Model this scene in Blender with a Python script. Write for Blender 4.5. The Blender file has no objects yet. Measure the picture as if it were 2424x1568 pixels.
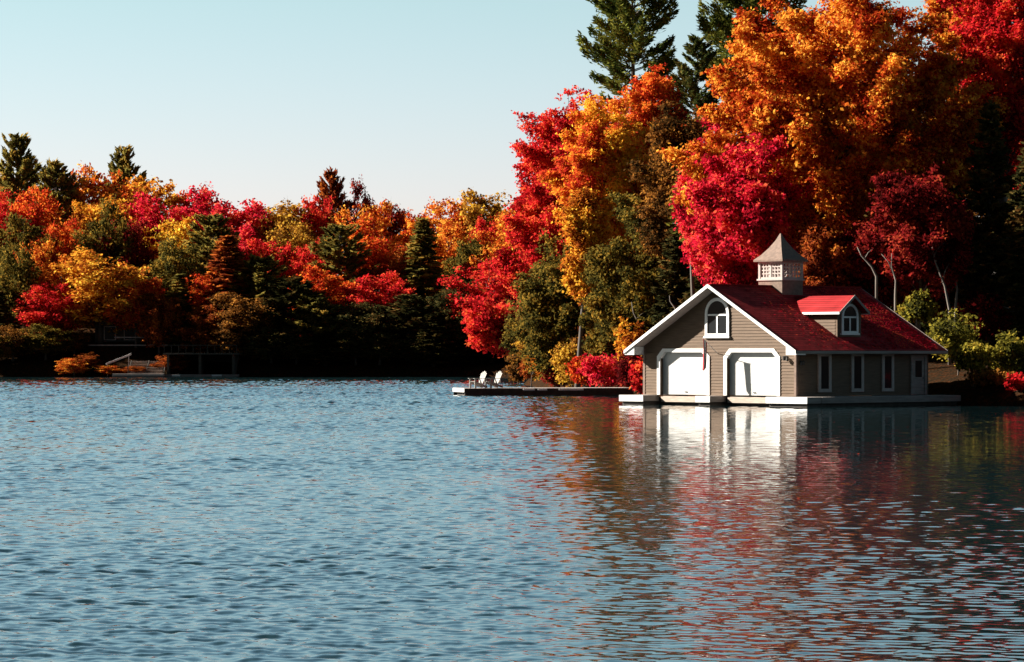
import bpy, math, random
import numpy as np
from mathutils import Vector, Matrix

scene = bpy.context.scene
R = math.radians

# ------------------------------------------------------------------ camera, sky, sun, exposure
F = 8000.0            # focal length in pixels of the 2424 px wide photograph
HZ = 830.0            # row of the horizon in the photograph
CH = 2.96             # eye height above the lake
cam_d = bpy.data.cameras.new('camera')
cam_d.sensor_width = 36.0
cam_d.lens = 36.0 * F / 2424.0
cam_d.shift_y = (HZ - 784.0) / 2424.0
cam_d.clip_start = 0.5
cam_d.clip_end = 6000
cam = bpy.data.objects.new('camera', cam_d)
cam.location = (0, 0, CH)
cam.rotation_euler = (R(90), 0, 0)
scene.collection.objects.link(cam)
scene.camera = cam

SUN_EL = R(28)
SUN_H = Vector((-0.968, 0.25)).normalized()       # horizontal direction towards the sun
world = bpy.data.worlds.new("World")
scene.world = world
world.use_nodes = True
nt = world.node_tree
bg = nt.nodes['Background']
sky = nt.nodes.new('ShaderNodeTexSky')
sky.sky_type = 'NISHITA'
sky.sun_disc = False
sky.sun_elevation = SUN_EL
sky.sun_rotation = math.atan2(SUN_H.x, SUN_H.y)
sky.altitude = 200
sky.air_density = 1.0
sky.dust_density = 0.6
sky.ozone_density = 2.0
# clear sky, pale and bright in the haze low over the horizon and deep overhead
wtc = nt.nodes.new('ShaderNodeTexCoord')
wsp = nt.nodes.new('ShaderNodeSeparateXYZ')
nt.links.new(wtc.outputs['Generated'], wsp.inputs[0])
wr = nt.nodes.new('ShaderNodeValToRGB')
SKYR = [(0.0, (.575, .485, .57)), (0.045, (.54, .475, .545)), (0.105, (.485, .495, .455)), (0.20, (.66, .74, .61)), (0.40, (.72, .83, .69)), (0.62, (.32, .38, .33)), (1.0, (.04, .05, .05))]
while len(wr.color_ramp.elements) < len(SKYR): wr.color_ramp.elements.new(0.5)
for e, (q, c) in zip(wr.color_ramp.elements, SKYR): e.position = q; e.color = list(c) + [1]
nt.links.new(wsp.outputs['Z'], wr.inputs['Fac'])
wmx = nt.nodes.new('ShaderNodeMix'); wmx.data_type = 'RGBA'; wmx.blend_type = 'MULTIPLY'; wmx.inputs['Factor'].default_value = 1
nt.links.new(sky.outputs['Color'], wmx.inputs[6]); nt.links.new(wr.outputs['Color'], wmx.inputs[7])
# sky dimmed away from the north, added to cut the fill in the shade
wdp = nt.nodes.new('ShaderNodeVectorMath'); wdp.operation = 'DOT_PRODUCT'; wdp.inputs[1].default_value = (0.22, 0.975, 0.0)
nt.links.new(wtc.outputs['Generated'], wdp.inputs[0])
wmr = nt.nodes.new('ShaderNodeMapRange'); wmr.interpolation_type = 'SMOOTHSTEP'
wmr.inputs['From Min'].default_value = -0.2; wmr.inputs['From Max'].default_value = 0.8
wmr.inputs['To Min'].default_value = 0.16; wmr.inputs['To Max'].default_value = 1.0
nt.links.new(wdp.outputs['Value'], wmr.inputs['Value'])
wm2 = nt.nodes.new('ShaderNodeVectorMath'); wm2.operation = 'SCALE'
nt.links.new(wmx.outputs[2], wm2.inputs[0]); nt.links.new(wmr.outputs[0], wm2.inputs['Scale'])
nt.links.new(wm2.outputs[0], bg.inputs['Color'])
bg.inputs['Strength'].default_value = 0.10

sd = bpy.data.lights.new('sun', 'SUN')
sd.energy = 5.0
sd.angle = R(0.5)
sd.color = (1.0, 0.93, 0.82)
sun = bpy.data.objects.new('sun', sd)
to_sun = Vector((SUN_H.x * math.cos(SUN_EL), SUN_H.y * math.cos(SUN_EL), math.sin(SUN_EL)))
sun.rotation_euler = to_sun.to_track_quat('Z', 'Y').to_euler()
sun.location = (0, 0, 60)
scene.collection.objects.link(sun)

scene.view_settings.view_transform = 'Standard'
scene.view_settings.look = 'None'
scene.view_settings.exposure = 1.65
scene.view_settings.gamma = 1.0
scene.cycles.max_bounces = 5
scene.cycles.diffuse_bounces = 2
scene.cycles.glossy_bounces = 3
scene.cycles.transparent_max_bounces = 6
scene.cycles.use_denoising = True

# ------------------------------------------------------------------ helpers
def link(o):
    scene.collection.objects.link(o); return o

def tag(o, label=None, cat=None, group=None, kind=None):
    if label: o['label'] = label
    if cat: o['category'] = cat
    if group: o['group'] = group
    if kind: o['kind'] = kind
    return o

def empty(name, loc=(0, 0, 0), rz=0.0, label=None, cat=None, group=None):
    o = bpy.data.objects.new(name, None)
    o.location = loc; o.rotation_euler = (0, 0, rz)
    o.empty_display_size = 0.3
    link(o)
    return tag(o, label, cat, group)

def at(px, py, Y):
    """world point seen at a photograph position, at depth Y"""
    return Vector(((px - 1212) / F * Y, Y, CH - (py - HZ) / F * Y))

class MB:
    def __init__(self): self.v = []; self.f = []
    def poly(self, pts):
        n = len(self.v); self.v += [tuple(p) for p in pts]; self.f.append(list(range(n, n + len(pts)))); return self
    def hexa(self, b, t):
        """eight corners: four bottom, four top, both counter-clockwise from above"""
        n = len(self.v); self.v += [tuple(p) for p in b] + [tuple(p) for p in t]
        for q in ((3, 2, 1, 0), (4, 5, 6, 7), (0, 1, 5, 4), (1, 2, 6, 5), (2, 3, 7, 6), (3, 0, 4, 7)):
            self.f.append([n + k for k in q])
        return self
    def box(self, x0, x1, y0, y1, z0, z1):
        return self.hexa([(x0, y0, z0), (x1, y0, z0), (x1, y1, z0), (x0, y1, z0)],
                         [(x0, y0, z1), (x1, y0, z1), (x1, y1, z1), (x0, y1, z1)])
    def bar(self, a, b, w, h, up=(0, 0, 1)):
        a = Vector(a); b = Vector(b); d = (b - a).normalized(); up = Vector(up)
        s = d.cross(up)
        if s.length < 1e-4: s = Vector((1, 0, 0))
        s.normalize(); u = s.cross(d).normalized()
        s *= w / 2; u *= h / 2
        return self.hexa([a - s - u, a + s - u, b + s - u, b - s - u], [a - s + u, a + s + u, b + s + u, b - s + u])
    def prism(self, outline, axis, d0, d1):
        """extrude a 2-D outline; axis 'y': outline in xz, 'x': outline in yz, 'z': outline in xy"""
        def P(p, d):
            return {'y': (p[0], d, p[1]), 'x': (d, p[0], p[1]), 'z': (p[0], p[1], d)}[axis]
        n = len(self.v); k = len(outline)
        self.v += [P(p, d0) for p in outline] + [P(p, d1) for p in outline]
        self.f.append(list(range(n, n + k))); self.f.append(list(range(n + 2 * k - 1, n + k - 1, -1)))
        for i in range(k):
            j = (i + 1) % k
            self.f.append([n + j, n + i, n + k + i, n + k + j])
        return self
    def ring(self, outer, inner, axis, d0, d1):
        """frame between two outlines of the same number of points"""
        def P(p, d):
            return {'y': (p[0], d, p[1]), 'x': (d, p[0], p[1]), 'z': (p[0], p[1], d)}[axis]
        n = len(self.v); k = len(outer)
        for o, d in ((outer, d0), (inner, d0), (outer, d1), (inner, d1)):
            self.v += [P(p, d) for p in o]
        for i in range(k):
            j = (i + 1) % k
            self.f.append([n + i, n + j, n + k + j, n + k + i])
            self.f.append([n + 2 * k + i, n + 3 * k + i, n + 3 * k + j, n + 2 * k + j])
            self.f.append([n + i, n + 2 * k + i, n + 2 * k + j, n + j])
            self.f.append([n + k + i, n + k + j, n + 3 * k + j, n + 3 * k + i])
        return self
    def tube(self, pts, rad, sides=7):
        n0 = len(self.v); pts = [Vector(p) for p in pts]
        for i, p in enumerate(pts):
            d = (pts[min(i + 1, len(pts) - 1)] - pts[max(i - 1, 0)]).normalized()
            a = d.cross(Vector((0.3, 1, 0.1))).normalized(); b = d.cross(a)
            for k in range(sides):
                t = 2 * math.pi * k / sides
                self.v.append(tuple(p + (a * math.cos(t) + b * math.sin(t)) * rad[i]))
        for i in range(len(pts) - 1):
            for k in range(sides):
                k2 = (k + 1) % sides
                self.f.append([n0 + i * sides + k, n0 + i * sides + k2, n0 + (i + 1) * sides + k2, n0 + (i + 1) * sides + k])
        self.f.append([n0 + k for k in range(sides)][::-1])
        self.f.append([n0 + (len(pts) - 1) * sides + k for k in range(sides)])
        return self
    def mesh(self, name, mat, smooth=False):
        m = bpy.data.meshes.new(name); m.from_pydata(self.v, [], self.f); m.materials.append(mat)
        import bmesh
        bm = bmesh.new(); bm.from_mesh(m); bmesh.ops.recalc_face_normals(bm, faces=bm.faces); bm.to_mesh(m); bm.free()
        if smooth: m.polygons.foreach_set('use_smooth', [True] * len(m.polygons))
        return m
    def build(self, name, mat, parent=None, smooth=False, bevel=0):
        o = bpy.data.objects.new(name, self.mesh(name, mat, smooth)); link(o)
        if parent: o.parent = parent
        if bevel:
            b = o.modifiers.new('bevel', 'BEVEL'); b.width = bevel; b.segments = 2; b.limit_method = 'ANGLE'
        return o

# ------------------------------------------------------------------ materials
def new_mat(name):
    m = bpy.data.materials.new(name); m.use_nodes = True
    return m, m.node_tree, m.node_tree.nodes['Principled BSDF']

def N(nt, t, **kw):
    n = nt.nodes.new(t)
    for k, v in kw.items(): setattr(n, k, v)
    return n

def simple(name, col, rough=0.7, var=0.25, scale=3.0, metal=0.0, bump=0.0, stretch=(1, 1, 1), detail=5):
    m, nt, p = new_mat(name)
    tc = N(nt, 'ShaderNodeTexCoord'); mp = N(nt, 'ShaderNodeMapping'); mp.inputs['Scale'].default_value = stretch
    no = N(nt, 'ShaderNodeTexNoise'); no.inputs['Scale'].default_value = scale; no.inputs['Detail'].default_value = detail
    nt.links.new(tc.outputs['Object'], mp.inputs['Vector']); nt.links.new(mp.outputs['Vector'], no.inputs['Vector'])
    r = N(nt, 'ShaderNodeValToRGB')
    r.color_ramp.elements[0].position = 0.3; r.color_ramp.elements[1].position = 0.7
    r.color_ramp.elements[0].color = [c * (1 - var) for c in col] + [1]
    r.color_ramp.elements[1].color = [min(1, c * (1 + var)) for c in col] + [1]
    nt.links.new(no.outputs['Fac'], r.inputs['Fac']); nt.links.new(r.outputs['Color'], p.inputs['Base Color'])
    p.inputs['Roughness'].default_value = rough; p.inputs['Metallic'].default_value = metal
    if bump:
        b = N(nt, 'ShaderNodeBump'); b.inputs['Distance'].default_value = bump
        nt.links.new(no.outputs['Fac'], b.inputs['Height']); nt.links.new(b.outputs['Normal'], p.inputs['Normal'])
    return m

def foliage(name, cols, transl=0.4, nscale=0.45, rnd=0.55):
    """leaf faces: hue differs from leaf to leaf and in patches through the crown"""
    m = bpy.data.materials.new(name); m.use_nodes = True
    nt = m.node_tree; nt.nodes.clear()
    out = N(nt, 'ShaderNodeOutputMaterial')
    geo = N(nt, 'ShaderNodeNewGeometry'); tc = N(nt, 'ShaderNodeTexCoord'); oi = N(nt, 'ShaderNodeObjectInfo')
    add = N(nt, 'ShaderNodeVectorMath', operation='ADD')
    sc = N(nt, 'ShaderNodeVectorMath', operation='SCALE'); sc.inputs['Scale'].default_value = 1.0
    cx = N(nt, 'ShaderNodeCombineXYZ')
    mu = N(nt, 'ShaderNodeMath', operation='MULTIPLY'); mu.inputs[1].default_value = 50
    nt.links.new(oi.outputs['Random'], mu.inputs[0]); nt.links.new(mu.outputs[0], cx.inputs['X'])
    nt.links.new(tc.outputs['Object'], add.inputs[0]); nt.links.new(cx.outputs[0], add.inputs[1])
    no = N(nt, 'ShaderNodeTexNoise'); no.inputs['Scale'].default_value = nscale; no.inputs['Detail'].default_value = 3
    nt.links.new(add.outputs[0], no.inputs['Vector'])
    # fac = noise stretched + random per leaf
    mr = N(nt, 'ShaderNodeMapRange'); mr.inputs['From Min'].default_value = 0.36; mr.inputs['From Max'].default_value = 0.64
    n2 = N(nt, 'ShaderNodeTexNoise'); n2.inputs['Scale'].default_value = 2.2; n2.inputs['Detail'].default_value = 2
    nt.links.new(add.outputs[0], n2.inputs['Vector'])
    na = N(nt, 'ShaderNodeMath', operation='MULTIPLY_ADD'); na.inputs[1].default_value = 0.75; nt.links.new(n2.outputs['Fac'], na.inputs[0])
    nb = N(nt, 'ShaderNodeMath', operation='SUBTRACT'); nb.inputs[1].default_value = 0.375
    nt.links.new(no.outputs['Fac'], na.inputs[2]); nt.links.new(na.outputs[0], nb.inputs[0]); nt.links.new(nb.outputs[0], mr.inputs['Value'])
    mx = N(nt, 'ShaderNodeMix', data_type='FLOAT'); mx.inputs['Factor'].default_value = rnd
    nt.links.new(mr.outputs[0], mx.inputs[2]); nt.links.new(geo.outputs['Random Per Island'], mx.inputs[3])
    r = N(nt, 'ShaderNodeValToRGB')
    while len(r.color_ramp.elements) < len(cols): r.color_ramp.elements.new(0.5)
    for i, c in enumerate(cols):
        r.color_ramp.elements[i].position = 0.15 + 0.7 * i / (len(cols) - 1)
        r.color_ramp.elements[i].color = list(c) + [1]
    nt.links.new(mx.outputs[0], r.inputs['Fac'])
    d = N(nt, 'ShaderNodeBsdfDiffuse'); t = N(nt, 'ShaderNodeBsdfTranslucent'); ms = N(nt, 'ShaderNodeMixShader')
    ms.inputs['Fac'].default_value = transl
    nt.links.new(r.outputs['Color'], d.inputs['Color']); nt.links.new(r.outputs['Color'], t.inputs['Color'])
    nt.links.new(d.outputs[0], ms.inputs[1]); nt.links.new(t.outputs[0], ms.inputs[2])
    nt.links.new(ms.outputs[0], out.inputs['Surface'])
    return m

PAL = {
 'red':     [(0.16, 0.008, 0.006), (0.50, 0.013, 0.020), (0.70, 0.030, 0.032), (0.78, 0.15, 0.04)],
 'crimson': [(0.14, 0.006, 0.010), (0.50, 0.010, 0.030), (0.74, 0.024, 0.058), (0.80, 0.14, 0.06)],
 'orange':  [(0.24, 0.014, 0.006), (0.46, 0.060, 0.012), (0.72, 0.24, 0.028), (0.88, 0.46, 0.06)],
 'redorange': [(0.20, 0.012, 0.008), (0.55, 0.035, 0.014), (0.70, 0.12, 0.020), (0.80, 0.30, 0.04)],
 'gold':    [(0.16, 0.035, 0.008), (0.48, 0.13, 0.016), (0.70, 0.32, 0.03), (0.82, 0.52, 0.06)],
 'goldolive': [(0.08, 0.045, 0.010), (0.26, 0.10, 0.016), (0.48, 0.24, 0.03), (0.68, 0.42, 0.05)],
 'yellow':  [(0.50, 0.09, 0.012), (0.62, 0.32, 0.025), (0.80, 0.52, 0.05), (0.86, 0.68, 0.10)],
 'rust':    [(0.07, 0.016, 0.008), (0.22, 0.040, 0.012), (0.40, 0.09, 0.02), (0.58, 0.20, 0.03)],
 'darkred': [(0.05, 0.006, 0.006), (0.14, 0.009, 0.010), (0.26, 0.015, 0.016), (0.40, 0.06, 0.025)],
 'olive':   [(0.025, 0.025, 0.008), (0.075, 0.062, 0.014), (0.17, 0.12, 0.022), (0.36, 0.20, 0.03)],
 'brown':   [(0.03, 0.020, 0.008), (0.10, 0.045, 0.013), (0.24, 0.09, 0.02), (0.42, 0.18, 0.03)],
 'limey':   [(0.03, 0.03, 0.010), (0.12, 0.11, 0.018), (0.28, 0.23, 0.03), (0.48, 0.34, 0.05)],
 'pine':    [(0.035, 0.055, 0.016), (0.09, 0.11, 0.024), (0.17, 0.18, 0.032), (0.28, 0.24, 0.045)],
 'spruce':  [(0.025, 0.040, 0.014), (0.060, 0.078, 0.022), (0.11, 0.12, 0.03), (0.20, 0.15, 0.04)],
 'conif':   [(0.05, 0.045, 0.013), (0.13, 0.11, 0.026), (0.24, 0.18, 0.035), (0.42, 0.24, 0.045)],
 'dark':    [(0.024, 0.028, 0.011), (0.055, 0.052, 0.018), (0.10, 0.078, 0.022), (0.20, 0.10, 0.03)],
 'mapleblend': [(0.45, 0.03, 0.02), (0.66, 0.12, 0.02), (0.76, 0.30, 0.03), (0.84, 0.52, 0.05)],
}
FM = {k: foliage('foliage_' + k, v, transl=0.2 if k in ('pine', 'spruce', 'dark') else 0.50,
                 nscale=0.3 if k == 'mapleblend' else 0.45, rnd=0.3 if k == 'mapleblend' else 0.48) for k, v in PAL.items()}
M_bark = simple('bark', (0.10, 0.08, 0.065), 0.9, 0.4, 6, bump=0.02, stretch=(1, 1, 0.2))
M_pale_bark = simple('pale_bark', (0.15, 0.125, 0.105), 0.85, 0.35, 5, bump=0.01, stretch=(1, 1, 0.3))
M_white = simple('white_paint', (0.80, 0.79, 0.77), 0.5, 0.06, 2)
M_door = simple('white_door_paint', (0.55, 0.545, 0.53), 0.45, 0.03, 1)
M_siding = simple('stained_siding', (0.122, 0.076, 0.045), 0.8, 0.22, 2.5, stretch=(0.6, 0.6, 6))
M_cedar = simple('cedar_shingle', (0.18, 0.12, 0.092), 0.85, 0.25, 6)
M_trim = simple('pinkish_trim', (0.42, 0.35, 0.32), 0.7, 0.12, 4)
M_chair = simple('worn_white_paint', (0.30, 0.285, 0.26), 0.7, 0.1, 3)
M_glass = simple('window_glass', (0.02, 0.022, 0.024), 0.08, 0.1, 1)
M_glass.node_tree.nodes['Principled BSDF'].inputs['Specular IOR Level'].default_value = 0.12
M_dark = simple('dark_interior', (0.02, 0.018, 0.016), 0.9)
M_iron = simple('black_iron', (0.025, 0.022, 0.02), 0.5)
M_deck = simple('weathered_deck', (0.40, 0.34, 0.31), 0.85, 0.25, 2.5, stretch=(1, 8, 1))
M_beam = simple('dark_timber', (0.05, 0.04, 0.033), 0.8, 0.35, 3)
M_sill = simple('sill_board', (0.42, 0.34, 0.28), 0.75, 0.25, 4, stretch=(0.5, 1, 5))
M_grey = simple('grey_fascia', (0.26, 0.22, 0.20), 0.8, 0.25, 3, stretch=(0.3, 0.3, 3))

def roof_mat():
    m, nt, p = new_mat('red_shingles')
    tc = N(nt, 'ShaderNodeTexCoord'); br = N(nt, 'ShaderNodeTexBrick')
    mp = N(nt, 'ShaderNodeMapping')
    sep = N(nt, 'ShaderNodeSeparateXYZ'); cmb = N(nt, 'ShaderNodeCombineXYZ')
    nt.links.new(tc.outputs['Object'], sep.inputs[0])
    s = N(nt, 'ShaderNodeMath', operation='ADD')
    nt.links.new(sep.outputs['Y'], cmb.inputs['X']); nt.links.new(sep.outputs['Z'], s.inputs[0]); s.inputs[1].default_value = 0
    nt.links.new(s.outputs[0], cmb.inputs['Y'])
    nt.links.new(cmb.outputs[0], br.inputs['Vector'])
    br.inputs['Scale'].default_value = 1.0; br.inputs['Brick Width'].default_value = 0.45; br.inputs['Row Height'].default_value = 0.11
    br.inputs['Mortar Size'].default_value = 0.012
    br.inputs['Color1'].default_value = (0.27, 0.016, 0.018, 1); br.inputs['Color2'].default_value = (0.42, 0.030, 0.032, 1)
    br.inputs['Mortar'].default_value = (0.10, 0.010, 0.010, 1)
    no = N(nt, 'ShaderNodeTexNoise'); no.inputs['Scale'].default_value = 1.2; no.inputs['Detail'].default_value = 6
    nt.links.new(tc.outputs['Object'], no.inputs['Vector'])
    mr = N(nt, 'ShaderNodeMapRange'); mr.inputs['From Min'].default_value = .3; mr.inputs['From Max'].default_value = .7
    mr.inputs['To Min'].default_value = .75; mr.inputs['To Max'].default_value = 1.2
    nt.links.new(no.outputs['Fac'], mr.inputs['Value'])
    mx = N(nt, 'ShaderNodeMix', data_type='RGBA', blend_type='MULTIPLY'); mx.inputs['Factor'].default_value = 1
    nt.links.new(br.outputs['Color'], mx.inputs[6]); nt.links.new(mr.outputs[0], mx.inputs[7])
    nt.links.new(mx.outputs[2], p.inputs['Base Color'])
    p.inputs['Roughness'].default_value = 0.9; p.inputs['Specular IOR Level'].default_value = 0.1
    return m
M_roof = roof_mat()

def litter_mat():
    m, nt, p = new_mat('forest_floor')
    tc = N(nt, 'ShaderNodeTexCoord')
    vo = N(nt, 'ShaderNodeTexVoronoi'); vo.inputs['Scale'].default_value = 5
    no = N(nt, 'ShaderNodeTexNoise'); no.inputs['Scale'].default_value = 0.15; no.inputs['Detail'].default_value = 8
    for n in (vo, no): nt.links.new(tc.outputs['Object'], n.inputs['Vector'])
    r = N(nt, 'ShaderNodeValToRGB')
    cs = [(0.0, (0.012, 0.010, 0.007)), (0.45, (0.022, 0.014, 0.008)), (0.7, (0.045, 0.018, 0.008)), (1.0, (0.13, 0.04, 0.012))]
    while len(r.color_ramp.elements) < 4: r.color_ramp.elements.new(.5)
    for e, (q, c) in zip(r.color_ramp.elements, cs): e.position = q; e.color = list(c) + [1]
    sp = N(nt, 'ShaderNodeSeparateColor'); nt.links.new(vo.outputs['Color'], sp.inputs[0])
    mx = N(nt, 'ShaderNodeMix', data_type='FLOAT'); mx.inputs['Factor'].default_value = .5
    nt.links.new(sp.outputs[0], mx.inputs[2]); nt.links.new(no.outputs['Fac'], mx.inputs[3])
    nt.links.new(mx.outputs[0], r.inputs['Fac']); nt.links.new(r.outputs['Color'], p.inputs['Base Color'])
    p.inputs['Roughness'].default_value = 1.0; p.inputs['Specular IOR Level'].default_value = 0.0
    b = N(nt, 'ShaderNodeBump'); b.inputs['Distance'].default_value = 0.05
    nt.links.new(vo.outputs['Distance'], b.inputs['Height']); nt.links.new(b.outputs[0], p.inputs['Normal'])
    return m
M_litter = litter_mat()

def water_mat():
    m, nt, p = new_mat('lake_water')
    tc = N(nt, 'ShaderNodeTexCoord')
    p.inputs['Base Color'].default_value = (0.006, 0.018, 0.021, 1)
    p.inputs['IOR'].default_value = 1.333
    p.inputs['Roughness'].default_value = 0.02
    return m
M_water = water_mat()

# ------------------------------------------------------------------ land and water
SHORE = [(700, 120), (120, 160), (60, 172), (34, 180), (27.5, 182.5), (24.6, 187), (20.5, 192.5), (16.5, 197), (12.0, 208), (8.8, 220),
         (7.0, 236), (2.2, 262), (1.0, 290), (1.4, 310), (2.4, 345), (0.5, 373), (-8, 377), (-20, 378), (-45, 375), (-60, 377), (-100, 373), (-200, 376), (-900, 360)]
LAND = SHORE + [(-900, 2500), (900, 2500), (900, 110)]

def shore_dist(X, Y):
    X = np.asarray(X, float); Y = np.asarray(Y, float)
    d = np.full(X.shape, 1e9); ins = np.zeros(X.shape, bool)
    for i in range(len(SHORE) - 1):
        (x0, y0), (x1, y1) = SHORE[i], SHORE[i + 1]
        dx, dy = x1 - x0, y1 - y0
        t = np.clip(((X - x0) * dx + (Y - y0) * dy) / (dx * dx + dy * dy), 0, 1)
        d = np.minimum(d, np.hypot(X - x0 - t * dx, Y - y0 - t * dy))
    for i in range(len(LAND)):
        (x0, y0), (x1, y1) = LAND[i], LAND[(i + 1) % len(LAND)]
        c = ((y0 > Y) != (y1 > Y))
        with np.errstate(divide='ignore', invalid='ignore'):
            xi = (x1 - x0) * (Y - y0) / (y1 - y0 + 1e-12) + x0
        ins ^= c & (X < xi)
    return np.where(ins, d, -d)

def ground_z(X, Y):
    d = shore_dist(X, Y)
    bank = np.clip(d * 0.9, -1.6, 0.75)
    hill = 13.0 * (1 - np.exp(-np.clip(d, 0, None) * 0.26 / 13.0))
    X = np.asarray(X, float); Y = np.asarray(Y, float)
    bump = (0.35 * np.sin(X * 0.21 + 1.3) * np.cos(Y * 0.17) + 0.5 * np.sin(X * 0.06 + Y * 0.045)) * np.clip(d / 12, 0, 1)
    return bank + hill + bump

def grid_axis(lo, hi, fine_lo, fine_hi, step):
    a = list(np.arange(fine_lo, fine_hi + 1e-6, step)); s = step; x = fine_hi
    while x < hi: s *= 1.25; x += s; a.append(min(x, hi))
    s = step; x = fine_lo; b = []
    while x > lo: s *= 1.25; x -= s; b.append(max(x, lo))
    return np.array(sorted(set(b + a)))
gx = grid_axis(-900, 900, -70, 48, 1.3); gy = grid_axis(-200, 2500, 165, 450, 1.6)
XX, YY = np.meshgrid(gx, gy); ZZ = ground_z(XX, YY)
vs = np.stack([XX, YY, ZZ], -1).reshape(-1, 3)
nx, ny = len(gx), len(gy)
ii = (np.arange(ny - 1)[:, None] * nx + np.arange(nx - 1)[None, :]).reshape(-1)
fs = np.stack([ii, ii + 1, ii + nx + 1, ii + nx], -1)
gm = bpy.data.meshes.new('ground'); gm.from_pydata(vs.tolist(), [], fs.tolist()); gm.materials.append(M_litter)
gm.polygons.foreach_set('use_smooth', [True] * len(gm.polygons))
tag(link(bpy.data.objects.new('ground', gm)), kind='structure')

# the lake: wind ripples as real relief where one can see them, flat sheets beyond
def wave_field(X, Y, D):
    """sum of many short waves; D is the local grid spacing, waves it cannot carry fade out"""
    r = np.random.default_rng(21); Z = np.zeros(X.shape, np.float32)
    full = 0.0; kept = np.zeros(D.shape, np.float32)
    for k in range(84):
        lam = 0.13 * (1.15 / 0.13) ** (k / 83.0)
        th = R(68) + r.normal() * 0.7
        kx, ky = math.cos(th) * 2 * math.pi / lam, math.sin(th) * 2 * math.pi / lam
        a = WSLOPE * lam / (2 * math.pi) * (1.0 if lam < 0.32 else (0.32 / lam) ** 1.05)
        w = np.clip((lam / D - 2.0) / 2.0, 0, 1); q = (a / lam) ** 2; full += q; kept += (q * w * w).astype(np.float32)
        Z += (a * w * np.sin(kx * X + ky * Y + r.uniform(0, 6.28))).astype(np.float32)
    return Z * np.minimum(np.sqrt(full / np.maximum(kept, 1e-9)), 5.0)
WSLOPE = 0.029
rows = [26.0]
while rows[-1] < 381: rows.append(rows[-1] + min(0.42, 0.036 + max(rows[-1] - 30, 0) * 0.0010))
rows = np.array(rows); cl = np.linspace(-1, 1, 640); cols = 0.5 * cl + 0.5 * cl ** 3
YW = np.repeat(rows[:, None], len(cols), 1); half = 0.27 * YW + 7.0; XW = cols[None, :] * half
DD = np.maximum(np.gradient(rows)[:, None], 1.35 * half / 639)
ZW = wave_field(XW, YW, DD)
amp = np.ones(XW.shape)
# gusts
g = (np.sin(XW * 0.11 + 0.6 * np.sin(YW * 0.05) + 1) * np.sin(YW * 0.075 + 0.05 * XW) + 0.6 * np.sin(XW * 0.23 - YW * 0.13 + 2)
     + 0.5 * np.sin(YW * 0.31 + XW * 0.10))
amp *= 1 + 0.22 * g
# shelter: the water by the wooded bank and the boathouse lies calmer
ratio = XW / YW
amp *= 1 + 1.3 * np.clip((YW - 110) / 200, 0, 1)
sh = np.clip((ratio + 0.012) / 0.05, 0, 1); sh = sh * sh * (3 - 2 * sh)
near_h = np.clip((YW - 52) / 48, 0, 1)
amp *= 1 - sh * (0.55 + 0.35 * near_h)
edge = np.clip((1 - np.abs(cols))[None, :] / 0.04, 0, 1) * np.clip((YW - 26) / 1.5, 0, 1) * np.clip((381 - YW) / 3, 0, 1)
ZW = ZW * amp * edge
nr, nc_ = XW.shape
wv = np.stack([XW, YW, ZW], -1).reshape(-1, 3)
ii = (np.arange(nr - 1)[:, None] * nc_ + np.arange(nc_ - 1)[None, :]).reshape(-1)
wf = np.stack([ii, ii + 1, ii + nc_ + 1, ii + nc_], -1)
yA, yB = float(rows[0]), float(rows[-1]); hA, hB = 0.27 * yA + 7, 0.27 * yB + 7
ov = np.array([(-900, -200, 0), (900, -200, 0), (900, yA, 0), (hA, yA, 0), (-hA, yA, 0), (-900, yA, 0),
               (900, yB, 0), (hB, yB, 0), (-hB, yB, 0), (-900, yB, 0), (900, 2500, 0), (-900, 2500, 0)], float)
n0 = len(wv)
of = np.array([(0, 1, 2, 5), (3, 2, 6, 7), (5, 4, 8, 9), (9, 6, 10, 11)]) + n0
wv = np.concatenate([wv, ov]); wf = np.concatenate([wf, of])
wmsh = bpy.data.meshes.new('water')
wmsh.vertices.add(len(wv)); wmsh.vertices.foreach_set('co', wv.astype(np.float32).ravel())
wmsh.loops.add(len(wf) * 4); wmsh.loops.foreach_set('vertex_index', wf.astype(np.int32).ravel())
wmsh.polygons.add(len(wf)); wmsh.polygons.foreach_set('loop_start', np.arange(0, len(wf) * 4, 4, dtype=np.int32))
wmsh.polygons.foreach_set('use_smooth', [True] * len(wf))
wmsh.update(calc_edges=True); wmsh.materials.append(M_water)
tag(link(bpy.data.objects.new('water', wmsh)), kind='structure')

# ------------------------------------------------------------------ boathouse
TH = R(46)
HW, HL = 11.1, 10.95          # width of the front, length
DZ = 0.53                    # deck above water
EZ, RZ = 2.96, 6.49          # eave and ridge
OF, OS = 0.82, 0.68          # overhang front, sides
SL = (RZ - EZ) / (HW / 2 + OS)
HP = (7.26, 185.98)
BROT = -TH
house = empty('boathouse', (HP[0], HP[1], 0), BROT,
              'brown clapboard boathouse with dark red roof, cupola and two white boat doors', 'boathouse')
def roof_z(x):               # underside of the roof over wall position x
    return EZ + (min(x, HW - x) + OS) * SL - 0.16

DOORS = [(1.25, 4.75), (6.18, 9.80)]
DTOP = 2.88
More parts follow.
